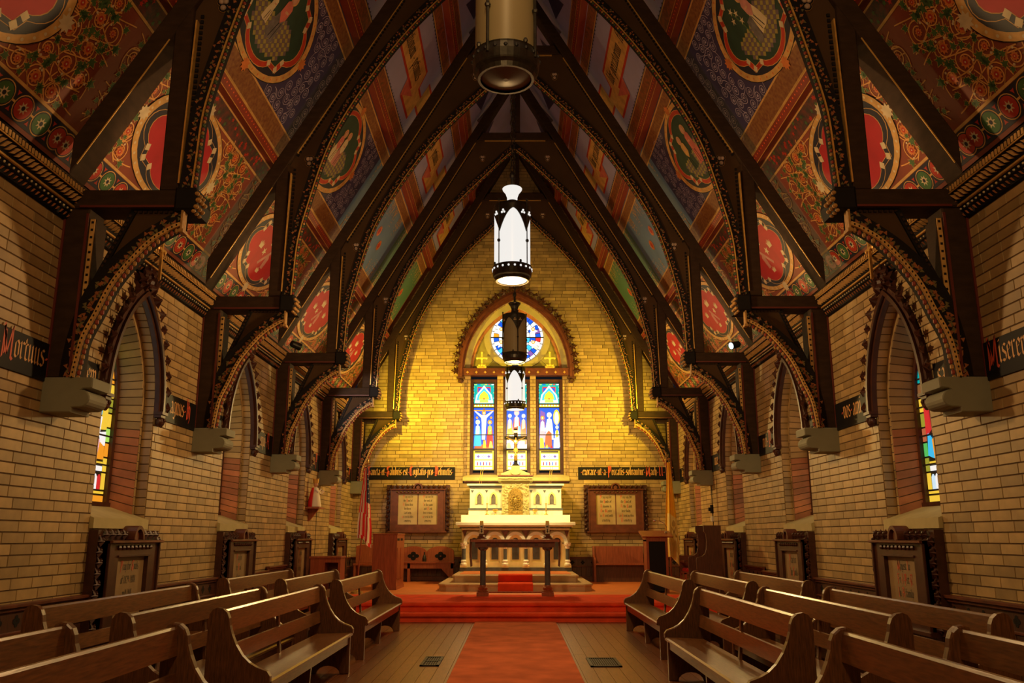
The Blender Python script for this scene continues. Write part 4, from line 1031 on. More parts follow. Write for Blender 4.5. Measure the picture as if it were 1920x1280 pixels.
mb = MB(); ring_faces(mb, A2, A3, -.335); ring_faces(mb, A3, A3, -.335, FS, -.39); mb.box(-.40, -.32, -.475, .475, 1.54, 1.63); WM['frame'] = mb.mesh('window_frame', M['carved'])
mb = MB(); mb.prism([(.045, 1.36), (.045, 1.455), (-.345, 1.595), (-.345, 1.36)], lambda x, z, d: (x, d, z), -.60, .60, .006); mb.prism([(.0, 1.36), (.0, 1.40), (-.2, 1.40), (-.2, 1.36)], lambda x, z, d: (x, d, z), -.62, .62); WM['sill'] = mb.mesh('window_sill', M['stone_y'])
WM['b1'] = b1.mesh('reveal_brickwork', M['brick']); WM['b2y'] = b2y.mesh('reveal_brickwork', M['brick']); WM['b2r'] = b2r.mesh('reveal_brickwork', M['brick_red'])
GLP = {}
for v in (0, 1):
    lead = MB(); lead.prism([(-x, z) for x, z in reversed(A3)], FS, -.385, -.380); L = []
    for j, (c, p) in enumerate(side_glass(v)):
        g = MB(); g.prism(inset(p, .005), FS, -.378, -.370+.0002*j); L.append(g.mesh('glass_piece', glass(c, .85)))
    GLP[v] = (lead.mesh('lead_sheet', M['lead']), L)
    for z in (2.2, 2.46, 2.75): pass
mb = MB()
for z in (2.01, 2.31, 2.61, 2.91): mb.box(-.362, -.350, -.41, .41, z-.008, z+.008)
WM['bar'] = mb.mesh('saddle_bar', M['lead'])
nwin = 0
for s in (-1, 1):
    for k, yc in enumerate(WIN_Y):
        nwin += 1
        w = thing('window_%d' % nwin, None, None, (s*W, yc, 0), kind='structure'); w.scale = (-s, 1, 1)
        inst(WM['reveal_mortar'], 'reveal_mortar', w); inst(WM['ledge'], 'reveal_step', w)
        if k == 0:
            def em_brick(mk):
                def f(p, fs, i):
                    z = sum(q[2] for q in p)/8; MB().faces(p, fs).build('brick', M[mk(z)], w)
                return f
            reveal_bricks(A0, A0, 0.0, -.11, CY, em_brick(lambda z: 'brick')); reveal_bricks(A1, A2, -.11, -.34, CY, em_brick(lambda z: 'brick_red' if z < 2.44 else 'brick'))
        else:
            for q in ('b1', 'b2y', 'b2r'): inst(WM[q], 'reveal_brickwork', w, kind='stuff')
        inst(WM['frame'], 'window_frame', w); inst(WM['sill'], 'window_sill', w); inst(WM['bar'], 'saddle_bar', w)
        pn = inst(GLP[0 if s < 0 else 1][0], 'stained_pane', w)
        for me in GLP[0 if s < 0 else 1][1]: inst(me, 'glass_piece', pn)

# carved hoods over the side windows
def hood_band(mb, a0, a1, sp, ap0, ap1, z0, d0, d1, fn):
    pa, pb = open_path(a0, sp, ap0, z0), open_path(a1, sp, ap1, z0)
    n = len(pa)
    for i in range(n-1):
        mb.faces([fn(*pa[i], d0), fn(*pa[i+1], d0), fn(*pb[i+1], d0), fn(*pb[i], d0), fn(*pa[i], d1), fn(*pa[i+1], d1), fn(*pb[i+1], d1), fn(*pb[i], d1)], [(4, 7, 6, 5), (0, 1, 5, 4), (2, 3, 7, 6), (1, 2, 6, 5), (3, 0, 4, 7)])
H = {}
mb = MB(); hood_band(mb, .575, .62, 2.62, 3.70, 3.745, 2.60, 0, .05, FS); hood_band(mb, .62, .66, 2.62, 3.745, 3.80, 2.60, 0, .085, FS); H['mould'] = mb.mesh('hood_moulding', M['frame_dark'])
mb = MB(); hood_band(mb, .66, .71, 2.62, 3.80, 3.87, 2.60, 0, .06, FS); H['outer'] = mb.mesh('outer_moulding', M['carved'])
for s in (-1, 1):
    mb = MB()
    mb.box(0, .10, s*.57, s*.72, 2.575, 2.605); mb.box(0, .08, s*.585, s*.70, 2.545, 2.575)
    mb.ball((.05, s*.645, 2.50), (.05, .06, .055), 8, 6); mb.ball((.09, s*.645, 2.515), .025, 6, 4)
    for q in range(4): mb.ball((.06, s*.645+.05*cos(q*1.57), 2.50+.04*sin(q*1.57)), .024, 5, 4)
    H['stop%d' % s] = mb.mesh('carved_stop', M['carved'])
HO = open_path(.71, 2.62, 3.87, 2.66); HL = path_len(HO); H['cr'] = []
nC = 18
for i in range(nC):
    s0 = (i+.5)/nC*HL[-1]; q, nn = path_at(HO, HL, s0); q = q-nn*.045
    near = min(i, nC-1-i); r = .062 if near < 6 else .08
    mb = MB(); leaf_cluster(mb, 0, 0, r, .03, FS, atan2(-nn.y, -nn.x)-pi/2, seed=i); H['cr'].append((mb.mesh('crocket', M['carved']), q))
mb = MB()
for i in range(9):
    a = pi*i/8; leaf_cluster(mb, .15*cos(a)*(.6+.4*(i % 2)), 3.84+.16*sin(a)*(.6+.4*(i % 2)), .085, .05, FS, a-pi/2, seed=40+i)
mb.ball((.07, 0, 3.88), .06, 7, 5); H['apex'] = mb.mesh('leaf_boss', M['carved'])
mb = MB(); mb.box(.160, .185, -.014, .014, 3.92, 4.36); mb.box(.160, .185, -.075, .075, 4.235, 4.262)
for y, z in ((0, 4.37), (-.085, 4.248), (.085, 4.248)):
    mb.ball((.172, y, z), (.014, .026, .026), 6, 4)
mb.ball((.172, 0, 4.248), (.02, .035, .035), 8, 5); H['cross'] = mb.mesh('gilt_cross', M['gold'])
BAYN = ['nearest bay', 'second bay from the viewer', 'third bay from the viewer', 'bay beside the sanctuary']
for s in (-1, 1):
    for k, yc in enumerate(WIN_Y):
        t = thing('window_hood', 'dark carved pointed hood around the %s wall window in the %s' % ('left' if s < 0 else 'right', BAYN[k]), 'window hood', (s*W, yc, 0), group='carved hoods over the side windows'); t.scale = (-s, 1, 1)
        for q, n in (('mould', 'hood_moulding'), ('outer', 'outer_moulding'), ('stop1', 'carved_stop'), ('stop-1', 'carved_stop'), ('apex', 'leaf_boss'), ('cross', 'gilt_cross')): inst(H[q], n, t)
        for me, q in H['cr']: inst(me, 'crocket', t, (.02, q.x, q.y))

# ------------------------------------------------------------------ east window group on the end wall
FE = lambda u, z, d: (u, -d, z)       # local to a root at (EC, YE, 0): d into the room
we = thing('window_9', None, None, (EC, YE, 0), kind='structure')
B0 = open_path(1.285, ESP, EAP, EZ0); B1 = open_path(1.16, ESP, EAP-.16, EZ0)
mb = MB(); reveal_bricks(B0, B0, 0, -.20, CY, lambda p, f, i: mb.faces(p, f), FE); mb.build('reveal_brickwork', M['brick'], we, kind='stuff')
mb = MB(); ring_faces(mb, B0, B0, .0, FE, -.205); mb.build('reveal_mortar', M['mortar'], we)
mb = MB(); hood_band(mb, 1.15, 1.285, ESP, EAP-.17, EAP, 5.36, -.2, -.10, FE); mb.build('inner_arch', M['stone_y'], we)
mb = MB(); hood_band(mb, 1.08, 1.15, ESP, EAP-.27, EAP-.17, 5.36, -.2, -.15, FE); mb.build('chamfer_arch', M['brick_red'], we)
RC = (.03, 6.21); RR = .665
outline = [(x, z) for x, z in open_path(1.10, ESP, EAP-.25, 5.30)]
def ray_hit(a):
    d = Vector((cos(a), sin(a))); c = Vector(RC); best = 9
    for p, q in zip(outline, outline[1:]+outline[:1]):
        p, q = Vector(p), Vector(q); e = q-p; den = d.x*e.y-d.y*e.x
        if abs(den) < 1e-9: continue
        w = p-c; t = (w.x*e.y-w.y*e.x)/den; uu = (w.x*d.y-w.y*d.x)/den
        if t > 0 and -1e-6 <= uu <= 1+1e-6: best = min(best, t)
    return c+d*best
tym = we
angs = [2*pi*k/64 for k in range(65)]
for g in range(8):                       # eight wedge-shaped stones round the rose
    mb = MB(); a0, a1 = g*pi/4+.004, (g+1)*pi/4-.004
    for j in range(8):
        b0, b1 = a0+(a1-a0)*j/8, a0+(a1-a0)*(j+1)/8; h0, h1 = ray_hit(b0), ray_hit(b1); r = .80
        i0, i1 = (RC[0]+r*cos(b0), RC[1]+r*sin(b0)), (RC[0]+r*cos(b1), RC[1]+r*sin(b1))
        if (h0-Vector(RC)).length < r: h0 = Vector(i0)
        if (h1-Vector(RC)).length < r: h1 = Vector(i1)
        mb.poly([FE(*i0, -.20), FE(*h0, -.20), FE(*h1, -.20), FE(*i1, -.20)])
    mb.build('tympanum_stone', M['stone_olive'], we)
mb = MB(); ring_faces(mb, ell(*RC, .84, .84, 48)+[(RC[0]+.84, RC[1])], ell(*RC, .70, .70, 48)+[(RC[0]+.70, RC[1])], -.165, FE); ring_faces(mb, ell(*RC, .70, .70, 48)+[(RC[0]+.7, RC[1])], ell(*RC, RR, RR, 48)+[(RC[0]+RR, RC[1])], -.165, FE, -.23); ring_faces(mb, ell(*RC, .84, .84, 48)+[(RC[0]+.84, RC[1])], ell(*RC, .84, .84, 48)+[(RC[0]+.84, RC[1])], -.165, FE, -.21)
mb.build('rose_surround', M['stone_y'], we)
mb = MB(); mb.prism(ell(*RC, .69, .69, 40), FE, -.25, -.238); rose = mb.build('stained_pane', M['lead'], we)
def gpiece(c, pts, parent, lay, s=1.15, fn=FE, base=-.236):
    g = MB(); g.prism(pts, fn, base, base+.004+.003*lay); g.build('glass_piece', glass(c, s), parent)
def sector(c, r0, r1, a0, a1, n=4): return [(c[0]+r1*cos(a0+(a1-a0)*k/n), c[1]+r1*sin(a0+(a1-a0)*k/n)) for k in range(n+1)]+[(c[0]+r0*cos(a1-(a1-a0)*k/n), c[1]+r0*sin(a1-(a1-a0)*k/n)) for k in range(n+1)]
for k in range(24): gpiece('white', sector(RC, .60, .66, k*pi/12+.015, (k+1)*pi/12-.015), rose, 0)
rr_ = random.Random(12); pal = ['white', 'white', 'white', 'blue', 'paleb', 'sky', 'amber', 'purple', 'white', 'red', 'blue', 'palegr']
for r0, r1, n_ in ((.47, .595, 32), (.33, .46, 22), (.19, .32, 14)):
    for k in range(n_): gpiece(pal[rr_.randrange(len(pal))] if (k+n_) % 2 else ('blue' if r0 > .4 and k % 8 < 5 else 'white'), sector(RC, r0, r1, (k+.06)*2*pi/n_, (k+.94)*2*pi/n_, 2), rose, 0)
for k in range(8):
    a_ = k*pi/4+.39; c_ = (RC[0]+.44*cos(a_), RC[1]+.44*sin(a_))
    gpiece('white', star(c_[0], c_[1], .125, .06, 5, k), rose, 1); gpiece('amber', ell(c_[0], c_[1]+.05, .048, .048, 10), rose, 2); gpiece('cream', ell(c_[0], c_[1]+.05, .026, .03, 8), rose, 3)
for k in range(8): gpiece(['blue', 'white'][k % 2], sector(RC, .06, .18, k*pi/4+.04, (k+1)*pi/4-.04), rose, 0)
gpiece('gold', ell(*RC, .12, .12, 16), rose, 1); gpiece('white', star(*RC, .10, .05, 6), rose, 2)
mb = MB(); mb.box(RC[0]-.67, RC[0]+.67, .218, .23, RC[1]-.012, RC[1]+.012); mb.build('saddle_bar', M['lead'], we)
# piers between the three lights
LX = (-.80, .015, .825); LH = .33; LZ0, LZ1 = 2.74, 5.12
pm, pb = MB(), MB()
edges = [-1.285]+[v for x in LX for v in (x-LH, x+LH)]+[1.285]
for a, b in zip(edges[::2], edges[1::2]):
    if b-a < .02: continue
    pm.box(a, b, .10, .3, LZ0-.1, 5.2)
    z = LZ0-.1; r = 0
    while z < 5.2:
        zt = min(5.2, z+CY); h = (b-a)*(.5 if r % 2 else 1.0)
        for q in ([(a, b)] if r % 2 == 0 else [(a, (a+b)/2), ((a+b)/2, b)]):
            brick_into(pb, ((q[0], q[1]), (q[0], q[1]), z, zt), lambda u, zz, d: (u, .10-d, zz))
        z = zt; r += 1
pm.build('pier', M['mortar'], we); pb.build('pier_brickwork', M['brick'], we, kind='stuff')
mb = MB(); mb.prism([(.06, 2.60), (.06, 2.68), (-.26, 2.80), (-.26, 2.60)], lambda x, z, d: (d, -x, z), -1.29, 1.29, .006); mb.build('window_sill', M['stone_y'], we)
mb = MB(); mb.box(-1.27, 1.27, -.03, .1, 2.565, 2.60); mb.build('sill_moulding', M['carved_m'], we)
def frame_rect(mb, x0, x1, z0, z1, w, y0, y1):
    mb.box(x0, x0+w, y0, y1, z0, z1); mb.box(x1-w, x1, y0, y1, z0, z1); mb.box(x0+w, x1-w, y0, y1, z0, z0+w); mb.box(x0+w, x1-w, y0, y1, z1-w, z1)
def robed(P, cx, z0, h, col, veil, halo, w=.13, lay=2):
    P += [(col, [(cx-w, z0), (cx+w, z0), (cx+w*.75, z0+h*.55), (cx+w*.55, z0+h*.74), (cx-w*.55, z0+h*.74), (cx-w*.8, z0+h*.5)], lay),
          (veil, [(cx-w*.55, z0+h*.40), (cx+w*.5, z0+h*.45), (cx+w*.5, z0+h*.72), (cx, z0+h*.80), (cx-w*.5, z0+h*.72)], lay+1),
          (halo, ell(cx, z0+h*.88, w*.62, w*.66, 14), lay+1), ('cream', ell(cx, z0+h*.87, w*.32, w*.42, 10), lay+2), ('cream', [(cx-w*.15, z0+h*.52), (cx+w*.35, z0+h*.58), (cx+w*.3, z0+h*.63), (cx-w*.2, z0+h*.58)], lay+2)]
def scene_common():
    P = []; a = .255
    # base: lettered strip, roundels and little lights
    P.append(('gold', [(-a, 2.88), (a, 2.88), (a, 3.36), (-a, 3.36)], 0)); P.append(('white', [(-a+.035, 2.89), (a-.035, 2.89), (a-.035, 2.96), (-a+.035, 2.96)], 1))
    P.append(('white', [(-a+.035, 2.975), (a-.035, 2.975), (a-.035, 3.12), (-a+.035, 3.12)], 1))
    for i, c in enumerate(('red', 'blue', 'red', 'blue', 'red')): x = -.15+i*.075; P.append((c, [(x-.018, 2.985), (x+.018, 2.985), (x+.018, 3.06), (x, 3.105), (x-.018, 3.06)], 2))
    P.append(('white', [(-a+.035, 3.135), (a-.035, 3.135), (a-.035, 3.285), (-a+.035, 3.285)], 1)); P.append(('lead', [(-a+.035, 3.30), (a-.035, 3.30), (a-.035, 3.35), (-a+.035, 3.35)], 1))
    for x, c in ((-.13, 'purple'), (0, 'green'), (.13, 'purple')):
        P.append(('sky' if c == 'purple' else 'green', star(x, 3.21, .06, .03, 4), 2)); P.append((c if c == 'purple' else 'white', ell(x, 3.21, .034, .034, 10), 3))
    # canopy
    P.append(('teal', [(-a, 4.52), (a, 4.52), (a, 5.03), (-a, 5.03)], 0)); P.append(('red', [(-.17, 4.80), (.17, 4.80), (.17, 4.95), (-.17, 4.95)], 1)); P.append(('blue', [(-.15, 4.72), (.15, 4.72), (.15, 4.92), (-.15, 4.92)], 2))
    P.append(('white', [(-.24, 4.53), (.24, 4.53), (.2, 4.74), (.0, 4.99), (-.2, 4.74)], 3)); P.append(('sky', [(-.19, 4.60), (.19, 4.60), (.16, 4.74), (0, 4.93), (-.16, 4.74)], 4))
    P.append(('gold', [(-.14, 4.62), (.14, 4.62), (.1, 4.76), (0, 4.85), (-.1, 4.76)], 5)); P.append(('lime', [(-.12, 4.54), (.12, 4.54), (.10, 4.63), (-.10, 4.63)], 5)); P.append(('red', star(0, 4.64, .035, .02, 5), 6))
    for i in range(6):
        P.append((['lime', 'blue', 'green', 'gold', 'red', 'white'][i], [(-a+.005+i*.086, 4.985), (-a+.075+i*.086, 4.985), (-a+.075+i*.086, 5.02), (-a+.005+i*.086, 5.02)], 1))
        for sx in (-1, 1): P.append((['green', 'paleb', 'teal', 'gold', 'sky', 'lime'][i], [(sx*.247-.014, 4.56+i*.07), (sx*.247+.006, 4.56+i*.07), (sx*.247+.006, 4.615+i*.07), (sx*.247-.014, 4.615+i*.07)], 1))
    P.append(('gold', [(-a, 4.43), (a, 4.43), (a, 4.50), (-a, 4.50)], 0))
    for i in range(7): P.append(('white', ell(-.21+i*.07, 4.475, .026, .026, 8), 1))
    return P
def scene(n):
    P = scene_common(); a = .255; bg = lambda c: P.append((c, [(-a, 3.40), (a, 3.40), (a, 4.42), (-a, 4.42)], 0))
    bg('blue')
    if n == 0:
        P.append(('amber', [(-a, 4.33), (a, 4.33), (a, 4.37), (-a, 4.37)], 1)); P.append(('brown', [(-.02, 3.42), (.03, 3.42), (.03, 4.41), (-.02, 4.41)], 1))
        P.append(('white', [(-.05, 3.62), (.04, 3.62), (.065, 4.05), (.075, 4.16), (.235, 4.32), (.225, 4.355), (.05, 4.24), (-.05, 4.24), (-.225, 4.355), (-.235, 4.32), (-.07, 4.16), (-.06, 4.05)], 2))
        P.append(('amber', ell(0, 4.29, .055, .06, 12), 3)); P.append(('cream', ell(.005, 4.28, .03, .04, 10), 4)); P.append(('amber', ell(-.17, 4.17, .035, .035, 10), 1)); P.append(('amber', ell(.18, 4.17, .035, .035, 10), 1))
        P.append(('rust', [(-.24, 3.40), (.24, 3.40), (.2, 3.52), (-.22, 3.50)], 1)); robed(P, -.15, 3.46, .68, 'sky', 'white', 'palegr', .10); robed(P, .15, 3.44, .70, 'red', 'lime', 'amber', .095); P.append(('lime', [(.12, 3.42), (.24, 3.42), (.2, 3.58), (.15, 3.6)], 5)); P.append(('gold', [(-.03, 3.41), (.07, 3.41), (.05, 3.62), (-.01, 3.6)], 5))
    elif n == 1:
        robed(P, 0, 3.62, .76, 'red', 'white', 'pink', .115); robed(P, -.17, 3.60, .70, 'amber', 'white', 'white', .085); robed(P, .17, 3.58, .72, 'rust', 'cream', 'white', .085)
        P += [('sky', [(.02, 3.62), (.11, 3.64), (.09, 3.95), (.03, 3.98)], 5), ('white', [(-.2, 3.52), (-.04, 3.52), (-.05, 3.75), (-.18, 3.76)], 5), ('white', [(-a, 3.40), (a, 3.40), (a, 3.52), (-a, 3.5)], 4), ('lime', [(-.25, 3.41), (-.12, 3.41), (-.16, 3.55), (-.24, 3.55)], 5), ('red', [(.19, 3.5), (.25, 3.5), (.25, 3.62), (.2, 3.62)], 5)]
    else:
        P.append(('purple', [(-.24, 3.95), (-.08, 3.95), (-.1, 4.3), (-.22, 4.36)], 1)); P.append(('gold', ell(.18, 4.18, .09, .2, 16), 1)); P.append(('white', ell(.18, 4.16, .06, .17, 14), 2))
        robed(P, .0, 3.62, .70, 'white', 'paleb', 'white', .11); robed(P, -.17, 3.55, .70, 'pink', 'white', 'amber', .085); robed(P, .19, 3.44, .56, 'white', 'gold', 'palegr', .075)
        P += [('rust', [(-.13, 3.44), (.07, 3.42), (.06, 3.78), (-.02, 3.86), (-.1, 3.75)], 5), ('gold', [(-.25, 3.41), (-.12, 3.41), (-.15, 3.66), (-.24, 3.68)], 5), ('lime', [(-.12, 3.41), (-.02, 3.41), (-.06, 3.52)], 6), ('red', [(.0, 3.41), (.09, 3.41), (.06, 3.5)], 6), ('paleb', [(.09, 3.41), (.25, 3.41), (.25, 3.68), (.1, 3.66)], 4), ('white', [(-.2, 3.85), (-.02, 3.98), (.08, 3.95), (-.05, 3.8)], 5)]
    return P
GC['lead'] = (0.02, 0.02, 0.03)
for n, x in enumerate(LX):
    mb = MB(); frame_rect(mb, x-LH, x+LH, LZ0, LZ1, .055, .16, .27); frame_rect(mb, x-LH+.05, x+LH-.05, LZ0+.05, LZ1-.05, .02, .2, .27); mb.build('lancet_frame', M['carved'], we)
    mb = MB(); mb.box(x-.275, x+.275, .25, .262, 2.86, 5.06); pn = mb.build('stained_pane', M['lead'], we)
    fx = lambda u, z, d, x=x: (u+x, -d, z)
    for c, p, lay in scene(n):
        gpiece(c, inset(p, .006) if len(p) < 10 or lay > 0 else p, pn, lay, 1.2, fx, -.25)
    mb = MB()
    for z in (3.37, 3.74, 4.42): mb.box(x-.27, x+.27, .205, .215, z-.012, z+.012)
    mb.build('saddle_bar', M['lead'], we)
# carved hood, transom and gilt crosses
eh = thing('window_hood', 'large carved mahogany hood arching over the rose window on the end wall', 'window hood', (EC, YE, 0))
mb = MB(); hood_band(mb, 1.285, 1.335, ESP, EAP, EAP+.08, 5.14, 0, .06, FE); hood_band(mb, 1.335, 1.385, ESP, EAP+.08, EAP+.16, 5.14, 0, .12, FE); mb.build('hood_moulding', M['carved_m'], eh)
mb = MB(); hood_band(mb, 1.385, 1.44, ESP, EAP+.16, EAP+.24, 5.14, 0, .08, FE); mb.build('outer_moulding', M['carved_m'], eh)
EO = open_path(1.44, ESP, EAP+.24, 5.2); EL = path_len(EO); nC = 28
for i in range(nC):
    s0 = (i+.5)/nC*EL[-1]; q, nn = path_at(EO, EL, s0); q = q-nn*.06
    mb = MB(); leaf_cluster(mb, 0, 0, .105, .03, FE, atan2(-nn.y, -nn.x)-pi/2, seed=60+i); mb.build('crocket', M['carved'], eh, (q.x, -.03, q.y))
for s in (-1, 1):
    mb = MB(); mb.box(s*1.26, s*1.47, -.13, 0, 5.10, 5.14)
    for q in range(5): mb.ball((s*1.365+.05*cos(q*1.26), -.08, 5.05+.045*sin(q*1.26)), .035, 6, 4)
    mb.ball((s*1.365, -.1, 5.05), .05, 7, 5); mb.build('carved_stop', M['carved'], eh)
tr = thing('transom_beam', 'mahogany transom beam with rosettes above the three stained glass lights', 'beam', (EC, YE, 0))
mb = MB(); mb.box(-1.335, 1.335, -.07, .19, 5.19, 5.33); mb.box(-1.345, 1.345, -.09, .19, 5.33, 5.36); mb.build('beam', M['carved_m'], tr)
for i in range(12):
    x = -1.2+i*.218; mb = MB(); mb.prism(star(x, 5.26, .036, .022, 4), FE, .07, .085); mb.ball((x, -.085, 5.26), .014, 6, 4); mb.build('rosette', M['gold'], tr)
for s, w in ((-1, 'left'), (1, 'right')):
    c = thing('gilt_cross', 'gilt floriated cross on the %s half of the transom beam' % w, 'cross', (EC-.005+s*.845, YE-.055, 5.36), group='gilt crosses on the transom')
    mb = MB(); mb.box(-.02, .02, -.015, .015, .05, .38); mb.box(-.105, .105, -.015, .015, .235, .275); mb.ball((0, 0, .255), (.045, .03, .045), 8, 6)
    for x, z in ((0, .40), (-.115, .255), (.115, .255)): mb.ball((x, 0, z), (.032, .02, .032), 7, 5)
    mb.build('cross', M['bright_gold'], c)
    mb = MB(); mb.lathe([(.10, 0), (.09, .02), (.05, .05), (.03, .08)], n=10); mb.build('foot', M['bright_gold'], c)
    for i in range(5): a = pi*i/4; mb = MB(); leaf_cluster(mb, .09*cos(a), .03+.05*sin(a), .04, .03, lambda x, z, d: (x, -d, z), a-pi/2, seed=i); mb.build('leaf', M['bright_gold'], c)

# ------------------------------------------------------------------ black lettered boards
SM = (M['redink'], M['goldink'], M['redink'])
def text_board(label, fn, u0, u1, z0, z1, text, h, x, loc, flip=1, thick=.02, sx=1.0):
    t = thing('lettered_board', label, 'lettered board', loc, group='black boards with gothic lettering')
    mb = MB(); mb.prism([(u0, z0), (u1, z0), (u1, z1), (u0, z1)] if flip > 0 else [(u0, z0), (u1, z0), (u1, z1), (u0, z1)], fn, .008, thick, .004); mb.build('board', M['board'], t)
    if text: write(text, x, z0+(z1-z0)*.36, h, fn, thick+.002, t, SM, sx=sx)
    return t
fe0 = lambda u, z, d: (u, -d, z)
tl = 'Sancta.et.Salubris.est.Cogitatio.pro.Defunctis.'; tr_ = '.exorare.ut.a.Peccatis.solvantur.Mach.II.'
sl = 2.02/text_width(tl, 1)
text_board('black board with orange gothic text above the left framed notice', fe0, -3.64, -1.46, 2.635, 2.93, tl, .125, -3.58, (0, YE, 0), sx=sl/.125)
text_board('black board with orange gothic text above the right framed notice', fe0, 1.52, 3.67, 2.635, 2.93, tr_, .125, 1.58, (0, YE, 0), sx=1.98/text_width(tr_, 1)/.125)
fl0 = lambda u, z, d: (d, u, z); fr0 = lambda u, z, d: (-d, u, z)
BZ0, BZ1 = 2.535, 2.855
ln = ['nearest', 'second', 'third', 'fourth', 'last']
for s in (-1, 1):
    fn = fl0 if s < 0 else (lambda u, z, d: (-d, -u, z))
    wn = 'left' if s < 0 else 'right'
    segs = [(4.0, T[0]-.005, 0)]
    for k, yc in enumerate(WIN_Y):
        segs.append((T[k]+TH+.01, yc-.755, 2*k+1)); segs.append((yc+.755, (T[k+1] if k < 4 else YE)-.005, 2*k+2))
    words = {0: 'pro nobis passi.Mortuus.', 1: 'requiem', 2: 'agnus.H', 3: 'dona', 4: 'equi.A', 5: 'eis', 6: 'lux.P', 7: 'et', 8: 'pax.P'} if s < 0 else {0: 'Miseremini.mei.', 1: 'saltem', 2: '.vos.ami', 3: 'ci', 4: 'mei.D', 5: 'quia', 6: 'man', 7: 'us', 8: 'dni'}
    for a, b, i in segs:
        if b-a < .1: continue
        where = ('before the %s truss' % ln[0] if i == 0 else ('between the %s truss and its window' % ln[(i-1)//2] if i % 2 else 'beyond the %s window hood' % ln[(i-1)//2]))
        u0, u1 = (a, b) if s < 0 else (-b, -a); tx = words[i]; wd = text_width(tx, .135)
        if i == 0: x = (u1-wd-.03) if s < 0 else (u0+.05)
        else: x = (u0+u1)/2-min(wd, (u1-u0)*.9)/2
        text_board('glossy black gothic lettered strip on the %s wall %s' % (wn, where), fn, u0, u1, BZ0, BZ1, tx, .135, x, (s*W, 0, 0), sx=min(1, (u1-u0)*.92/wd))

# ------------------------------------------------------------------ dado panelling
def dado(name, fn, u0, u1, zt, zb, breaks):
    mb = MB(); mb.prism([(u0, zb), (u1, zb), (u1, zt-.02), (u0, zt-.02)], fn, 0, .025); root = mb.build(name, M['dado'], kind='structure')
    mb = MB(); 
    for z0, z1, d in ((zt-.03, zt, .075), (zt-.06, zt-.03, .05), (zt-.235, zt-.21, .045), (zb, zb+.11, .04)): mb.prism([(u0, z0), (u1, z0), (u1, z1), (u0, z1)], fn, 0, d, .006)
    mb.build('dado_rail', M['carved_m'], root)
    n = int((u1-u0)/.11); pm = MB(); pm.prism([(0, zb+.11), (.104, zb+.11), (.104, zt-.235), (0, zt-.235)], fn, .02, .034, .005); pm = pm.mesh('panel_board', M['dado']); o = fn(0, 0, 0)
    for i in range(min(n, 140)):
        u = u1-(i+1)*.11; q = fn(u, 0, 0); inst(pm, 'panel_board', root, (q[0]-o[0], q[1]-o[1], 0))
    qm = MB()
    for a in range(4): qm.prism(ell(.026*cos(a*pi/2), zt-.135+.026*sin(a*pi/2), .022, .022, 10), fn, .0255, .0275)
    qm = qm.mesh('pierced_quatrefoil', M['black'])
    for i in range(int((u1-u0)/.24)): q = fn(u1-.12-i*.24, 0, 0); inst(qm, 'pierced_quatrefoil', root, (q[0]-o[0], q[1]-o[1], 0))
dado('baseboard_left', fnL, 3.0, P1, .775, 0, None); dado('baseboard_right', fnR, 3.0, P1, .775, 0, None)
dado('trim_4', fnL, P1, YE-.03, .83, PH, None); dado('trim_5', fnR, P1, YE-.03, .83, PH, None)
dado('baseboard_end', fnE, -W+.05, W-.05, .83, PH, None)

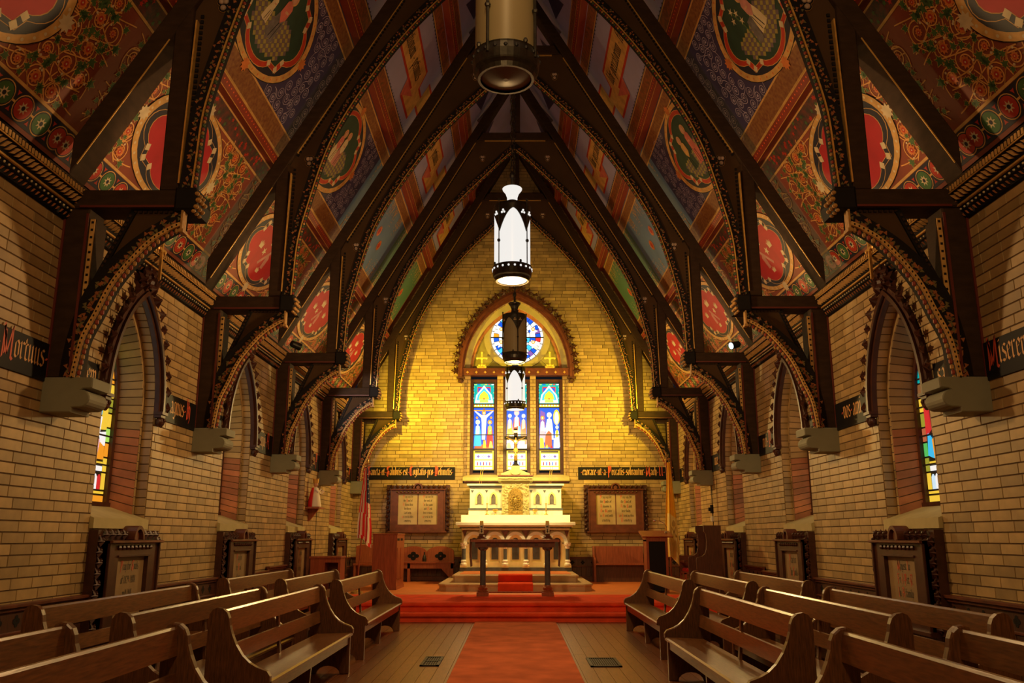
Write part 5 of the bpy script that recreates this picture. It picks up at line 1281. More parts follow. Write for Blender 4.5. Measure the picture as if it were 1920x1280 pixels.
# ------------------------------------------------------------------ carved notice frames
def notice_frame(root, fn, hw, z0, z1, d, bz0, bz1, bhw, lines, two=False, mk='parch_dk'):
    """carved frame of half width hw on the wall plane fn(u, z, d)"""
    mb = MB()
    for s in (-1, 1):
        u0, u1 = (s*(hw-.10), s*(bhw+.0)) if s < 0 else (bhw, hw-.10)
        lo, hi = min(u0, u1), max(u0, u1); w = hi-lo
        mb.prism([(lo, z0+.05), (hi, z0+.05), (hi, z1-.10), (lo, z1-.10)], fn, 0, d*.86)
        mb.prism([(lo if s > 0 else hi-.05, bz0-.03), (lo+.05 if s > 0 else hi, bz0-.03), (lo+.05 if s > 0 else hi, bz1+.03), (lo if s > 0 else hi-.05, bz1+.03)], fn, 0, d*.6)
        mb.prism([(hi-.03 if s > 0 else lo, z0+.05), (hi if s > 0 else lo+.03, z0+.05), (hi if s > 0 else lo+.03, z1-.10), (hi-.03 if s > 0 else lo, z1-.10)], fn, 0, d, .006)
    mb.prism([(-bhw, bz1), (bhw, bz1), (bhw, z1-.10), (-bhw, z1-.10)], fn, 0, d*.86); mb.prism([(-bhw, z0+.05), (bhw, z0+.05), (bhw, bz0), (-bhw, bz0)], fn, 0, d*.86)
    mb.prism([(-hw+.10, z1-.125), (hw-.10, z1-.125), (hw-.10, z1-.095), (-hw+.10, z1-.095)], fn, 0, d*1.12, .006); mb.prism([(-hw+.06, z0+.02), (hw-.06, z0+.02), (hw-.06, z0+.06), (-hw+.06, z0+.06)], fn, 0, d*1.12, .006)
    mb.prism([(-bhw-.02, bz1+.0), (bhw+.02, bz1), (bhw+.02, bz1+.02), (-bhw-.02, bz1+.02)], fn, 0, d*.95, .004); mb.build('frame_moulding', M['carved_m' if two else 'frame_dark'], root)
    mb = MB(); mb.prism([(-hw+.09, z1-.122), (hw-.09, z1-.122), (hw-.09, z1-.098), (-hw+.09, z1-.098)], fn, d*1.0, d*1.16, .005); mb.build('frame_ledge', M['carved_m'], root)
    mb = MB(); mb.prism([(-hw, z0+.03), (-hw+.10, z0+.03), (-hw+.10, z1), (-hw, z1)], fn, 0, d*.55); mb.prism([(hw-.10, z0+.03), (hw, z0+.03), (hw, z1), (hw-.10, z1)], fn, 0, d*.55); mb.prism([(-hw+.1, z1-.095), (hw-.1, z1-.095), (hw-.1, z1-.01), (-hw+.1, z1-.01)], fn, 0, d*.55); mb.build('carved_ground', M['carved'], root)
    mb = MB(); n = max(6, int((z1-z0)/.105))
    lf = MB(); leaf_cluster(lf, 0, 0, .055, 0, fn, 0.4, seed=3); lf = lf.mesh('carved_leaf', M['carved'])
    for s in (-1, 1):
        for i in range(n):
            q = fn(s*(hw-.045+.02*(i % 2)), z0+.09+(z1-z0-.1)*i/n, d*.55); inst(lf, 'carved_leaf', root, q, None)
    m2 = max(5, int(hw*2/.13))
    for i in range(m2):
        u = -hw+.13+(2*hw-.26)*i/(m2-1)
        if abs(u) < .10: continue
        inst(lf, 'carved_leaf', root, fn(u, z1-.045, d*.6))
    mb = MB(); outer = ell(0, z1-.09, .115, .135, 14, 0, pi); inner = ell(0, z1-.09, .085, .10, 14, 0, pi)
    for a, b, c, e in zip(outer, outer[1:], inner[1:], inner): mb.faces([fn(*p, 0) for p in (a, b, c, e)]+[fn(*p, d*1.1) for p in (a, b, c, e)], [(4, 7, 6, 5), (0, 1, 5, 4), (2, 3, 7, 6)])
    mb.prism(ell(0, z1-.06, .05, .055, 12), fn, 0, d*.95, .01); mb.build('crest', M['carved_m'], root)
    mb = MB(); k = int(bhw*2.4/.09)
    for i in range(k):
        u = -bhw*1.15+.04+i*(2.3*bhw-.08)/(k-1); c = Vector(fn(u, z1-.165 if z1-.165 > bz1+.03 else bz1+.045, d*.88)); mb.ball(c, (.028, .028, .024), 6, 4)
    mb.build('carved_drops', M['carved'], root, kind='stuff')
    spans = [(-bhw, -.012), (.012, bhw)] if two else [(-bhw, bhw)]
    for si, (a, b) in enumerate(spans):
        mb = MB(); mb.prism([(a, bz0), (b, bz0), (b, bz1), (a, bz1)], fn, .01, d*.62); bd = mb.build('notice_board', M[mk], root)
        ls = lines[si]; st = (bz1-bz0)/(len(ls)+.6)
        for i, t in enumerate(ls):
            h = st*.40; wd = text_width(t, h); sx = min(1.0, (b-a)*.86/max(wd, .01)); write(t, (a+b)/2-wd*sx/2, bz1-st*(i+.95), h, fn, d*.62+.003, bd, (M['redink'], M['ink'] if two else M['fadeink'] if mk == 'parch_dk' and i % 2 == 2 else M['ink'], M['redink']), sx=sx)
    if two:
        mb = MB(); mb.prism([(-.014, bz0), (.014, bz0), (.014, bz1), (-.014, bz1)], fn, 0, d*.6, .004); mb.build('mullion', M['carved_m'], root)
    if not two: pass
NL = [['Pray for Souls', 'of 1829.1888', 'and 1841', 'also 1829.1870'], ['Pray for', 'the Soul', 'of here', 'resting'], ['Pray for', 'the Soul', 'of here', 'resting'], ['Pray for', 'the Souls']]
NR = [['Mayest In', 'Fr.J.Pet.R', 'In A.family', 'Souls at Re'], ['Pray for', 'The Souls', 'In Pace'], ['Pray for', 'The Souls', 'In Pace'], ['Pray for', 'The Souls']]
FN = ['nearest the viewer', 'second from the viewer', 'third from the viewer', 'in the sanctuary']
for s in (-1, 1):
    for k, yc in enumerate(WIN_Y):
        t = thing('memorial_frame', 'dark carved framed notice under the %s wall window, %s' % ('left' if s < 0 else 'right', FN[k]), 'framed notice', (s*W, yc+.09, 0), group='carved memorial frames under the windows')
        fn = (lambda u, z, d: (d, u, z)) if s < 0 else (lambda u, z, d: (-d, -u, z))
        notice_frame(t, fn, .68, .38 if k < 2 else .42, 1.345, .17, .50, 1.09, .34, [(NL if s < 0 else NR)[k]])
EN = [['Pray say for', 'the Soul of', 'A them their', 'brethren', 'laid body', 'We rest in this', 'cemetery'], ['Pray say for', 'the soul of', 'In the name', 'and S.ask', 'here resting', 'We rest in the', 'cemetery'],
      ['Pray say for', 'the Souls of', 'A.known in', 'Our Master', 'In A.rest with', 'cemetery'], ['Pray say for', 'the Soul of', 'A.the Saint', 'here body', 'We J.rest in this', 'R.cemetery']]
for s in (-1, 1):
    t = thing('memorial_frame', 'large carved mahogany frame with two parchment notices %s of the altar' % ('left' if s < 0 else 'right'), 'framed notice', (-2.33 if s < 0 else 2.40, YE, 0), group='framed notices beside the altar')
    notice_frame(t, lambda u, z, d: (u, -d, z), .755, 1.36, 2.50, .15, 1.57, 2.29, .47, EN[0:2] if s < 0 else EN[2:4], True, 'parch')
# ------------------------------------------------------------------ carpet runner, floor grilles
mb = MB(); mb.prism([(-.62, -4.2), (.62, -4.2), (.62, 13.77), (-.62, 13.77)], lambda x, y, d: (x, y, d), 0, .014, .006)
tag(mb.build('carpet_runner', M['carpet']), 'long rust-red carpet runner down the middle of the nave', 'carpet')
def grille(label, x0, x1, y0, y1, split):
    t = thing('floor_grille', label, 'floor grille', ((x0+x1)/2, (y0+y1)/2, 0), group='black floor grilles'); hx, hy = (x1-x0)/2, (y1-y0)/2
    mb = MB(); mb.box(-hx, -hx+.03, -hy, hy, 0, .012); mb.box(hx-.03, hx, -hy, hy, 0, .012); mb.box(-hx, hx, -hy, -hy+.03, 0, .012); mb.box(-hx, hx, hy-.03, hy, 0, .012)
    if split: mb.box(-hx, hx, -.02, .02, 0, .012)
    mb.build('frame', M['grille'], t)
    n = int(2*hx/.022)
    bar = MB().box(-.006, .006, -hy+.03, hy-.03, 0, .008).mesh('bar', M['grille'])
    for i in range(1, n): inst(bar, 'bar', t, (-hx+i*2*hx/n, 0, 0))
    MB().box(-hx+.02, hx-.02, -hy+.02, hy-.02, 0, .003).build('duct', M['gap'], t)
grille('small black floor grille left of the carpet runner', -.975, -.78, 9.18, 9.84, True)
grille('wider black floor grille right of the carpet runner', .76, 1.08, 9.13, 9.75, False)

# ------------------------------------------------------------------ oak benches facing the aisle
BL = 2.92
EP = [(-.03, 0), (.035, 0)]+[(.165+.115*cos(pi-pi*i/8), .075*sin(pi*i/8)) for i in range(9)]+[(.30, 0), (.365, 0), (.365, .345), (.392, .375), (.392, .41), (.37, .44), (.335, .452), (.30, .465), (.255, .49), (.205, .535), (.160, .60), (.130, .665), (.112, .72), (.105, .765), (.09, .80), (.06, .825), (.025, .832), (-.005, .82), (-.025, .79), (-.03, .74)]
mb = MB(); mb.prism(EP, lambda x, z, d: (x, d, z), .0, .052, .008); END = mb.mesh('bench_end', M['wood_end'])
mb = MB(); mb.prism([(.03, 0), (.06, 0)]+[(.165+.09*cos(pi-pi*i/8), .07*sin(pi*i/8)) for i in range(9)]+[(.27, 0), (.31, 0), (.33, .34), (.03, .34)], lambda x, z, d: (x, d, z), -.02, .02, .004); MID = mb.mesh('middle_support', M['wood_end'])
mb = MB(); mb.prism([(.05, .345), (.375, .345), (.392, .355), (.392, .372), (.375, .38), (.05, .372)], lambda x, z, d: (x, d, z), .05, BL-.05); SEAT = mb.mesh('seat', M['wood'])
mb = MB(); mb.box(.335, .355, .05, BL-.05, .275, .345); APR = mb.mesh('seat_rail', M['wood'])
mb = MB(); mb.prism([(.035, .665), (.062, .665), (.05, .80), (.042, .812), (.022, .812), (.014, .80)], lambda x, z, d: (x, d, z), .05, BL-.05); TOPR = mb.mesh('top_rail', M['wood'])
mb = MB(); mb.prism([(.055, .475), (.08, .475), (.066, .578), (.042, .578)], lambda x, z, d: (x, d, z), .05, BL-.05); LOWR = mb.mesh('lower_rail', M['wood'])
mb = MB(); mb.prism([(.05, .365), (.072, .365), (.04, .68), (.02, .68)], lambda x, z, d: (x, d, z), -.022, .022); MUN = mb.mesh('back_upright', M['wood_end'])
def bench(x, y, rz, label):
    t = thing('oak_bench', label, 'bench', (x, y, 0), rz, group='oak benches along the nave')
    inst(END, 'bench_end', t, (0, 0, 0)); inst(END, 'bench_end', t, (0, BL, 0), scale=(1, -1, 1))
    inst(SEAT, 'seat', t); inst(APR, 'seat_rail', t); inst(TOPR, 'top_rail', t); inst(LOWR, 'lower_rail', t)
    inst(MUN, 'back_upright', t, (0, BL*.5, 0))
    inst(MID, 'middle_support', t, (0, BL*.5, 0))
    return t
ROW = ['aisle row', 'middle row', 'wall row']; BNK = ['nearest the sanctuary steps', 'between the front and back banks', 'nearest the viewer, partly cut off']
LB = {(0, 0): (-1.985, 9.62), (0, 1): (-1.965, 5.80), (0, 2): (-1.86, 1.92), (1, 0): (-2.64, 9.80), (1, 1): (-2.44, 5.45), (1, 2): (-2.48, 1.95), (2, 0): (-3.36, 10.05), (2, 1): (-3.30, 6.02)}
RB = {(0, 0): (1.92, 9.65), (0, 1): (1.77, 5.42), (0, 2): (1.71, 1.70), (1, 0): (2.52, 9.30), (1, 1): (2.37, 5.42), (1, 2): (2.36, 1.80), (2, 0): (3.16, 9.45), (2, 1): (2.98, 5.42)}
for (r, b), (x, y) in LB.items(): bench(x, y, 0, 'oak bench on the left in the %s, %s' % (ROW[r], BNK[b]))
for (r, b), (x, y) in RB.items(): bench(x, y+BL, pi, 'oak bench on the right in the %s, %s' % (ROW[r], BNK[b]))

# ------------------------------------------------------------------ altar steps and high altar
AX = .0; AY = 19.22
st = thing('altar_steps', 'two buff marble steps with rounded nosing before the white altar', 'altar steps', (AX, 16.83, PH))
def step_slab(hx, y0, y1, z0, z1, ch):
    pl = [(-hx+ch, y0), (hx-ch, y0), (hx, y0+ch*1.3), (hx, y1), (-hx, y1), (-hx, y0+ch*1.3)]
    mb = MB(); mb.prism(inset(pl, .025), lambda x, y, d: (x, y, d), z0, z1-.035); return mb.build('riser', M['step_stone'], st), MB().prism(pl, lambda x, y, d: (x, y, d), z1-.035, z1, .012).build('tread', M['step_stone'], st)
step_slab(1.49, 0, 3.3, 0, .138, .16); step_slab(1.25, .52, 3.4, .138, .28, .05)
rc = thing('step_carpet', 'strip of red carpet laid over the altar steps', 'carpet', (0, 16.83, PH))
mb = MB(); prf = [(-.018, 0), (-.018, .135), (-.005, .15), (.49, .15), (.50, .155), (.502, .275), (.515, .292), (1.0, .292), (1.0, .283), (.53, .283), (.52, .14), (0, .14), (.0, .0)]
mb.prism(prf, lambda y, z, d: (d, y, z), -.335, .335); mb.build('carpet_strip', M['carpet_red'], rc)
fc = MB(); fc.prism([(-1.12, 17.75), (1.12, 17.75), (1.12, 19.15), (-1.12, 19.15)], lambda x, y, d: (x, y, d), PH+.28, PH+.292, .005); tag(fc.build('predella_carpet', M['sanct_floor']), 'thin orange mat on the upper altar step', 'carpet')

al = thing('high_altar', 'white and buff marble high altar with five arches, retable and tabernacle', 'altar', (.005, AY, PH+.28))
ZF = PH+.28; zl = lambda z: z-ZF; FA = lambda u, z, d: (u, -d, zl(z))
MB().box(-1.22, 1.22, -.02, 1.4, 0, .085).build('plinth', M['marble_grey'], al)
mb = MB(); mb.box(-1.19, 1.19, .10, 1.3, .085, zl(1.46)); mb.build('altar_body', M['marble_buff'], al)
mb = MB(); mb.box(-1.19, 1.19, .03, .10, .085, zl(.74)); mb.build('base_course', M['marble_buff'], al)
ACX = [-.91, -.455, 0, .455, .91]
for i, x in enumerate(ACX):
    mb = MB(); mb.prism([(x-.075, .80), (x+.075, .80), (x+.075, 1.16), (x+.05, 1.24), (x, 1.30), (x-.05, 1.24), (x-.075, 1.16)], FA, -.098, -.090); mb.build('niche_panel', M['marble_grey'], al)
    mb = MB(); a0 = ell(x, 1.14, .235, .255, 14, 0, pi); a1 = ell(x, 1.14, .165, .185, 14, 0, pi)
    for p, q, r, s_ in zip(a0, a0[1:], a1[1:], a1): mb.faces([FA(*v, -.1) for v in (p, q, r, s_)]+[FA(*v, .012) for v in (p, q, r, s_)], [(4, 7, 6, 5), (0, 1, 5, 4), (2, 3, 7, 6)])
    mb.build('arch', M['marble'], al)
    mb = MB(); a2 = ell(x, 1.14, .165, .185, 14, 0, pi); a3 = ell(x, 1.14, .105, .125, 14, 0, pi)
    for p, q, r, s_ in zip(a2, a2[1:], a3[1:], a3): mb.faces([FA(*v, -.1) for v in (p, q, r, s_)]+[FA(*v, -.03) for v in (p, q, r, s_)], [(4, 7, 6, 5), (0, 1, 5, 4), (2, 3, 7, 6)])
    mb.build('inner_arch', M['marble_buff'], al)
    for sx in (-1, 1): MB().box(x+sx*.15-.04, x+sx*.15+.04, .03, .10, zl(.74), zl(1.16)).build('pilaster', M['marble_buff'], al)
for x in [-1.135]+[(a+b)/2 for a, b in zip(ACX, ACX[1:])]+[1.135]:
    big = abs(x) > 1.1; r = .045 if big else .035
    mb = MB(); mb.lathe([(r, .0), (r, zl(1.04)-zl(.80))], (x, -.01, zl(.80)), 12); mb.build('colonnette', M['marble_grey'], al, smooth=False)
    mb = MB(); mb.lathe([(.072, 0), (.072, .03), (.05, .06), (.062, .09), (.045, .12)], (x, -.01, zl(.68)), 14); mb.build('column_base', M['marble'], al)
    mb = MB(); mb.lathe([(r, 0), (.055, .03), (.048, .05), (.075, .10), (.08, .13)], (x, -.01, zl(1.03)), 12)
    for q in range(6): a = q*pi/3; mb.ball((x+.058*cos(a), -.01+.058*sin(a), zl(1.11)), .022, 5, 4)
    mb.build('capital', M['marble'], al)
    MB().box(x-.075, x+.075, -.07, .06, .085, zl(.68)).build('column_block', M['marble_buff'], al)
for x in [(a+b)/2 for a, b in zip(ACX, ACX[1:])]+[-1.12, 1.12]:
    s_ = .095 if abs(x) < 1.1 else .05
    mb = MB(); mb.prism([(x-s_, 1.42), (x, 1.29), (x+s_, 1.42)], FA, -.09, .0, .004); mb.build('spandrel_inlay', M['marble_red'], al)
mb = MB(); mb.prism([(-1.19, 1.43), (1.19, 1.43), (1.19, 1.475), (-1.19, 1.475)], FA, -.2, .02, .004); mb.build('frieze', M['marble_buff'], al)
mb = MB(); mb.box(-1.23, 1.23, -.06, 1.2, zl(1.475), zl(1.50)); mb.build('frieze_band', M['marble_grey'], al)
mb = MB(); mb.box(-1.26, 1.26, -.09, 1.2, zl(1.50), zl(1.535)); mb.build('frieze_band', M['marble_buff'], al)
mb = MB(); mb.prism([(-1.31, -.13), (1.31, -.13), (1.31, 1.25), (-1.31, 1.25)], lambda x, y, d: (x, y, d), zl(1.535), zl(1.60), .012); mb.build('altar_slab', M['marble'], al)
MB().box(-1.235, 1.235, .52, 1.5, zl(1.60), zl(1.768)).build('gradine', M['marble'], al)
MB().box(-1.075, 1.075, .68, 1.5, zl(1.768), zl(1.90)).build('gradine', M['marble'], al)
for s in (-1, 1):
    MB().box(s*.315, s*1.085, .66, .9, zl(1.885), zl(1.925)).build('retable_moulding', M['marble_grey'], al)
    MB().box(s*.30, s*1.055, .80, 1.5, zl(1.90), zl(2.39)).build('retable', M['marble'], al)
    mb = MB(); mb.box(s*.30, s*1.075, .77, 1.5, zl(2.39), zl(2.44)); mb.build('cornice_band', M['marble_grey'], al); mb = MB(); mb.prism([(min(s*.30, s*1.12), .72), (max(s*.30, s*1.12), .72), (max(s*.30, s*1.12), 1.5), (min(s*.30, s*1.12), 1.5)], lambda x, y, d: (x, y, d), zl(2.44), zl(2.48), .008); mb.build('retable_cornice', M['marble'], al)
    for x in (s*.835, s*.51):
        mb = MB(); mb.prism([(x-.048, 2.02), (x+.048, 2.02), (x+.048, 2.18), (x+.03, 2.225), (x, 2.25), (x-.03, 2.225), (x-.048, 2.18)], FA, -.80, -.792); mb.build('niche_light', M['greyrobe'], al)
        mb = MB(); o_ = [(x-.085, 2.02), (x-.085, 2.18), (x-.06, 2.25), (x, 2.30), (x+.06, 2.25), (x+.085, 2.18), (x+.085, 2.02)]; i_ = [(x-.05, 2.02), (x-.05, 2.18), (x-.032, 2.225), (x, 2.25), (x+.032, 2.225), (x+.05, 2.18), (x+.05, 2.02)]
        for p, q, r, v in zip(o_, o_[1:], i_[1:], i_): mb.faces([FA(*w_, -.81) for w_ in (p, q, r, v)]+[FA(*w_, -.775) for w_ in (p, q, r, v)], [(4, 7, 6, 5), (0, 1, 5, 4), (2, 3, 7, 6)])
        mb.build('niche_arch', M['marble_buff'], al)
    for x in (s*1.0, s*.67, s*.36):
        mb = MB(); mb.prism([(x-.035, 2.335), (x, 2.27), (x+.035, 2.335)], FA, -.80, -.794); mb.build('spandrel_inlay', M['marble_grey'], al)
# tabernacle
MB().box(-.31, .31, .60, 1.5, zl(1.768), zl(2.49)).build('tabernacle', M['stone_y'], al)
rnd = random.Random(2); mb = MB()
for i in range(150):
    u, z = rnd.uniform(-.29, .29), rnd.uniform(1.80, 2.46)
    if abs(u) < .17 and z < 2.36: continue
    leaf_cluster(mb, u, z, .035, -.60, FA, rnd.uniform(0, 6), seed=i)
mb.build('carved_foliage', M['stone_y'], al, kind='stuff')
mb = MB(); mb.prism([(-.40, .52), (.40, .52), (.40, 1.4), (-.40, 1.4)], lambda x, y, d: (x, y, d), zl(2.54), zl(2.64), .02); mb.box(-.33, .33, .58, 1.4, zl(2.49), zl(2.54)); mb.build('tabernacle_cap', M['stone_y'], al)
mb = MB()
for i in range(24): leaf_cluster(mb, -.37+i*.032, 2.59, .03, -.52, FA, i*.9, seed=i)
mb.build('carved_foliage', M['stone_y'], al, kind='stuff')
MB().box(-.41, .41, .50, 1.4, zl(2.64), zl(2.66)).build('cap_fillet', M['marble_red'], al)
mb = MB(); mb.prism([(-.33, 2.66), (.33, 2.66), (.33, 2.70), (.08, 2.80), (-.08, 2.80), (-.33, 2.70)], FA, -.9, -.56, .01); mb.build('pediment', M['stone_y'], al)
mb = MB(); mb.prism(ell(0, 2.72, .11, .06, 14), FA, -.57, -.53, .01); mb.box(-.10, .10, .58, .8, zl(2.78), zl(2.88)); mb.build('pedestal', M['stone_y'], al)
dr = MB(); dr.prism([(-.165, 1.80), (.165, 1.80), (.165, 2.25), (.11, 2.33), (0, 2.40), (-.11, 2.33), (-.165, 2.25)], FA, -.60, -.575, .012); door = dr.build('tabernacle_door', M['bronze'], al)
mb = MB(); rnd = random.Random(4)
for i in range(34):
    a = i*2.4; r = .012*sqrt(i)*1.7; leaf_cluster(mb, r*cos(a), 2.04+r*1.4*sin(a), .03, -.575, FA, a, seed=i)
mb.ball((0, .57, zl(2.10)), (.05, .02, .06), 8, 6); mb.build('relief', M['bronze'], door, kind='stuff')
MB().box(-.17, .17, .56, .6, zl(1.775), zl(1.80)).build('door_sill', M['brass'], al)

cx = thing('crucifix', 'dark crucifix with gilt figure standing on the tabernacle', 'crucifix', (.01, AY+.72, ZF+zl(2.88)))
mb = MB(); mb.box(-.04, .04, 0, .03, .0, .88); mb.box(-.265, .265, 0, .03, .62, .70); mb.lathe([(.09, 0), (.08, .03), (.045, .06)], n=10); mb.build('cross', M['black'], cx)
# corpus: one continuous skinned body
sk = bpy.data.meshes.new('corpus'); V = [(0, -.04, .36), (0, -.045, .46), (0, -.05, .56), (0, -.055, .62), (.005, -.07, .665), (-.06, -.05, .59), (-.14, -.04, .63), (-.22, -.03, .67), (.06, -.05, .59), (.14, -.04, .63), (.22, -.03, .67), (-.02, -.06, .25), (-.012, -.05, .12), (.02, -.062, .25), (.012, -.055, .12)]
Ed = [(0, 1), (1, 2), (2, 3), (3, 4), (2, 5), (5, 6), (6, 7), (2, 8), (8, 9), (9, 10), (0, 11), (11, 12), (0, 13), (13, 14)]
sk.from_pydata(V, Ed, []); body = bpy.data.objects.new('figure', sk); C.objects.link(body); body.parent = cx
body.modifiers.new('skin', 'SKIN'); rad = [.036, .032, .042, .02, .03, .022, .016, .012, .022, .016, .012, .024, .014, .024, .014]
for v, r in zip(sk.skin_vertices[0].data, rad): v.radius = (r, r)
sk.skin_vertices[0].data[0].use_root = True
body.modifiers.new('sub', 'SUBSURF').levels = 1; body.modifiers['sub'].render_levels = 1; sk.materials.append(M['brass'])
mb = MB(); mb.lathe([(.05, 0), (.055, .05), (.04, .09)], (0, -.042, .32), 9); mb.build('loincloth', M['gold'], cx)
MB().box(-.05, .05, -.008, 0, .78, .83).build('title_plate', M['gold'], cx)

def candlestick(x, y, z, h, label, grp, mk='brass'):
    t = thing('candlestick', label, 'candlestick', (x, y, z), group=grp)
    mb = MB(); mb.lathe([(.05, 0), (.048, .012), (.02, .03), (.011, .06), (.018, h*.3), (.010, h*.34), (.010, h*.55), (.03, h*.6), (.03, h*.62)], n=10); mb.build('stand', M[mk], t)
    mb = MB(); mb.lathe([(.009, h*.62), (.009, h*.98), (.003, h)], n=8); mb.build('candle', M['cream'], t)
for i, (x, d) in enumerate(((-.645, 'left'), (.70, 'right'))):
    candlestick(x, AY+.60, 1.768, .42, 'thin brass candlestick on the altar shelf, %s of the bronze door' % d, 'altar candlesticks')
for x, w in ((-.46, 'left'), (.45, 'right')):
    t = thing('altar_vase', 'small brass bowl on the altar shelf %s of the bronze door' % w, 'vase', (x, AY+.6, 1.768), group='brass bowls on the altar'); mb = MB(); mb.lathe([(.03, 0), (.012, .03), (.014, .06), (.055, .09), (.06, .125), (.05, .13)], n=12); mb.build('bowl', M['brass'], t)
for s, w in ((-1, 'left'), (1, 'right')):
    t = thing('wand_holder', 'thin gilt taper stand leaning before the sill on the %s of the retable' % w, 'taper stand', (s*.81, AY+.9, 2.48), group='thin gilt stands on the retable')
    for k in range(2):
        mb = MB(); mb.tube([(k*.04-.02, 0, 0), (k*.04-.02, 0, .13), (k*.05+.02-(.0), .12, .42)], .006, 6); mb.build('rod', M['gold'], t)

# ------------------------------------------------------------------ table altar at the top of the steps
tb = thing('table_altar', 'dark wooden table altar with two black columns on the platform edge', 'altar table', (0, 15.5, PH)); zt = lambda z: z-PH
mb = MB(); mb.prism([(-.79, -.02), (.78, -.02), (.78, .66), (-.79, .66)], lambda x, y, d: (x, y, d), zt(1.195), zt(1.238), .006); mb.build('table_top', M['mahog'], tb)
mb = MB(); mb.box(-.71, .70, .04, .6, zt(1.10), zt(1.195)); ap = mb.build('apron', M['carved_m'], tb)
for x in (-.50, -.35, -.20, .04, .19, .34): MB().box(x, x+.06, .034, .042, zt(1.125), zt(1.165)).build('inlay', M['carved'], ap)
for x in (-.575, .568):
    mb = MB(); mb.lathe([(.052, zt(.44)), (.048, zt(1.02)), (.05, zt(1.045)), (.085, zt(1.07)), (.095, zt(1.10))], (x, .14, 0), 14); mb.build('column', M['marble_grey'], tb)
    mb = MB(); mb.box(x-.105, x+.105, .02, .26, 0, .065); mb.build('column_block', M['mahog'], tb)
    mb = MB(); mb.lathe([(.095, .065), (.098, .085), (.075, .10), (.085, .125), (.088, .14), (.06, .165), (.056, .185)], (x, .14, 0), 14); mb.build('column_base', M['mahog'], tb)
MB().box(-.48, .47, .12, .16, .05, .075).build('stretcher', M['mahog'], tb)
for s, u in ((-1, -.79), (1, .78)):
    ru = thing('table_runner', 'brown cloth hanging over the %s end of the table altar' % ('left' if s < 0 else 'right'), 'cloth', (u, 15.5, 1.238), group='brown cloths on the table altar')
    mb = MB(); n = 8
    A = [(-.16*s, .0, .004), (.004*s, .0, .004), (.010*s, 0, -.02), (.012*s, 0, -.25), (-.004*s if s > 0 else .006, 0, -.47)]
    for a, b in zip(A, A[1:]): mb.faces([(a[0], .0, a[2]), (a[0], .62, a[2]), (b[0], .62, b[2]), (b[0], .0, b[2]), (a[0]+.008*s, .0, a[2]+.006), (a[0]+.008*s, .62, a[2]+.006), (b[0]+.008*s, .62, b[2]+.006), (b[0]+.008*s, .0, b[2]+.006)], [(0, 1, 2, 3), (4, 7, 6, 5), (0, 3, 7, 4), (1, 5, 6, 2), (3, 2, 6, 7)])
    mb.build('cloth', M['cloth_br'], ru)
for x, w in ((-.605, 'left'), (.575, 'right')):
    t = thing('candle_holder', 'square candle holder with cream painted sides on the %s of the table altar' % w, 'candle holder', (x, 15.68, 1.246), group='painted candle holders on the table altar')
    mb = MB(); mb.lathe([(.09, 0), (.09, .018), (.07, .03), (.075, .045), (.05, .06), (.045, .09)], n=8); mb.build('foot', M['carved_m'], t)
    mb = MB(); mb.box(-.036, .036, -.036, .036, .09, .25); bo = mb.build('body', M['cream'], t)
    mb = MB(); mb.box(-.008, .008, -.040, -.036, .11, .18); mb.box(-.02, .02, -.040, -.036, .125, .135); mb.box(-.02, .005, -.040, -.036, .20, .23); mb.box(.01, .02, -.04, -.036, .19, .235); mb.build('emblem', M['ink'], bo)
    MB().box(-.032, .032, -.032, .032, .25, .318).build('candle', M['brass'], t)

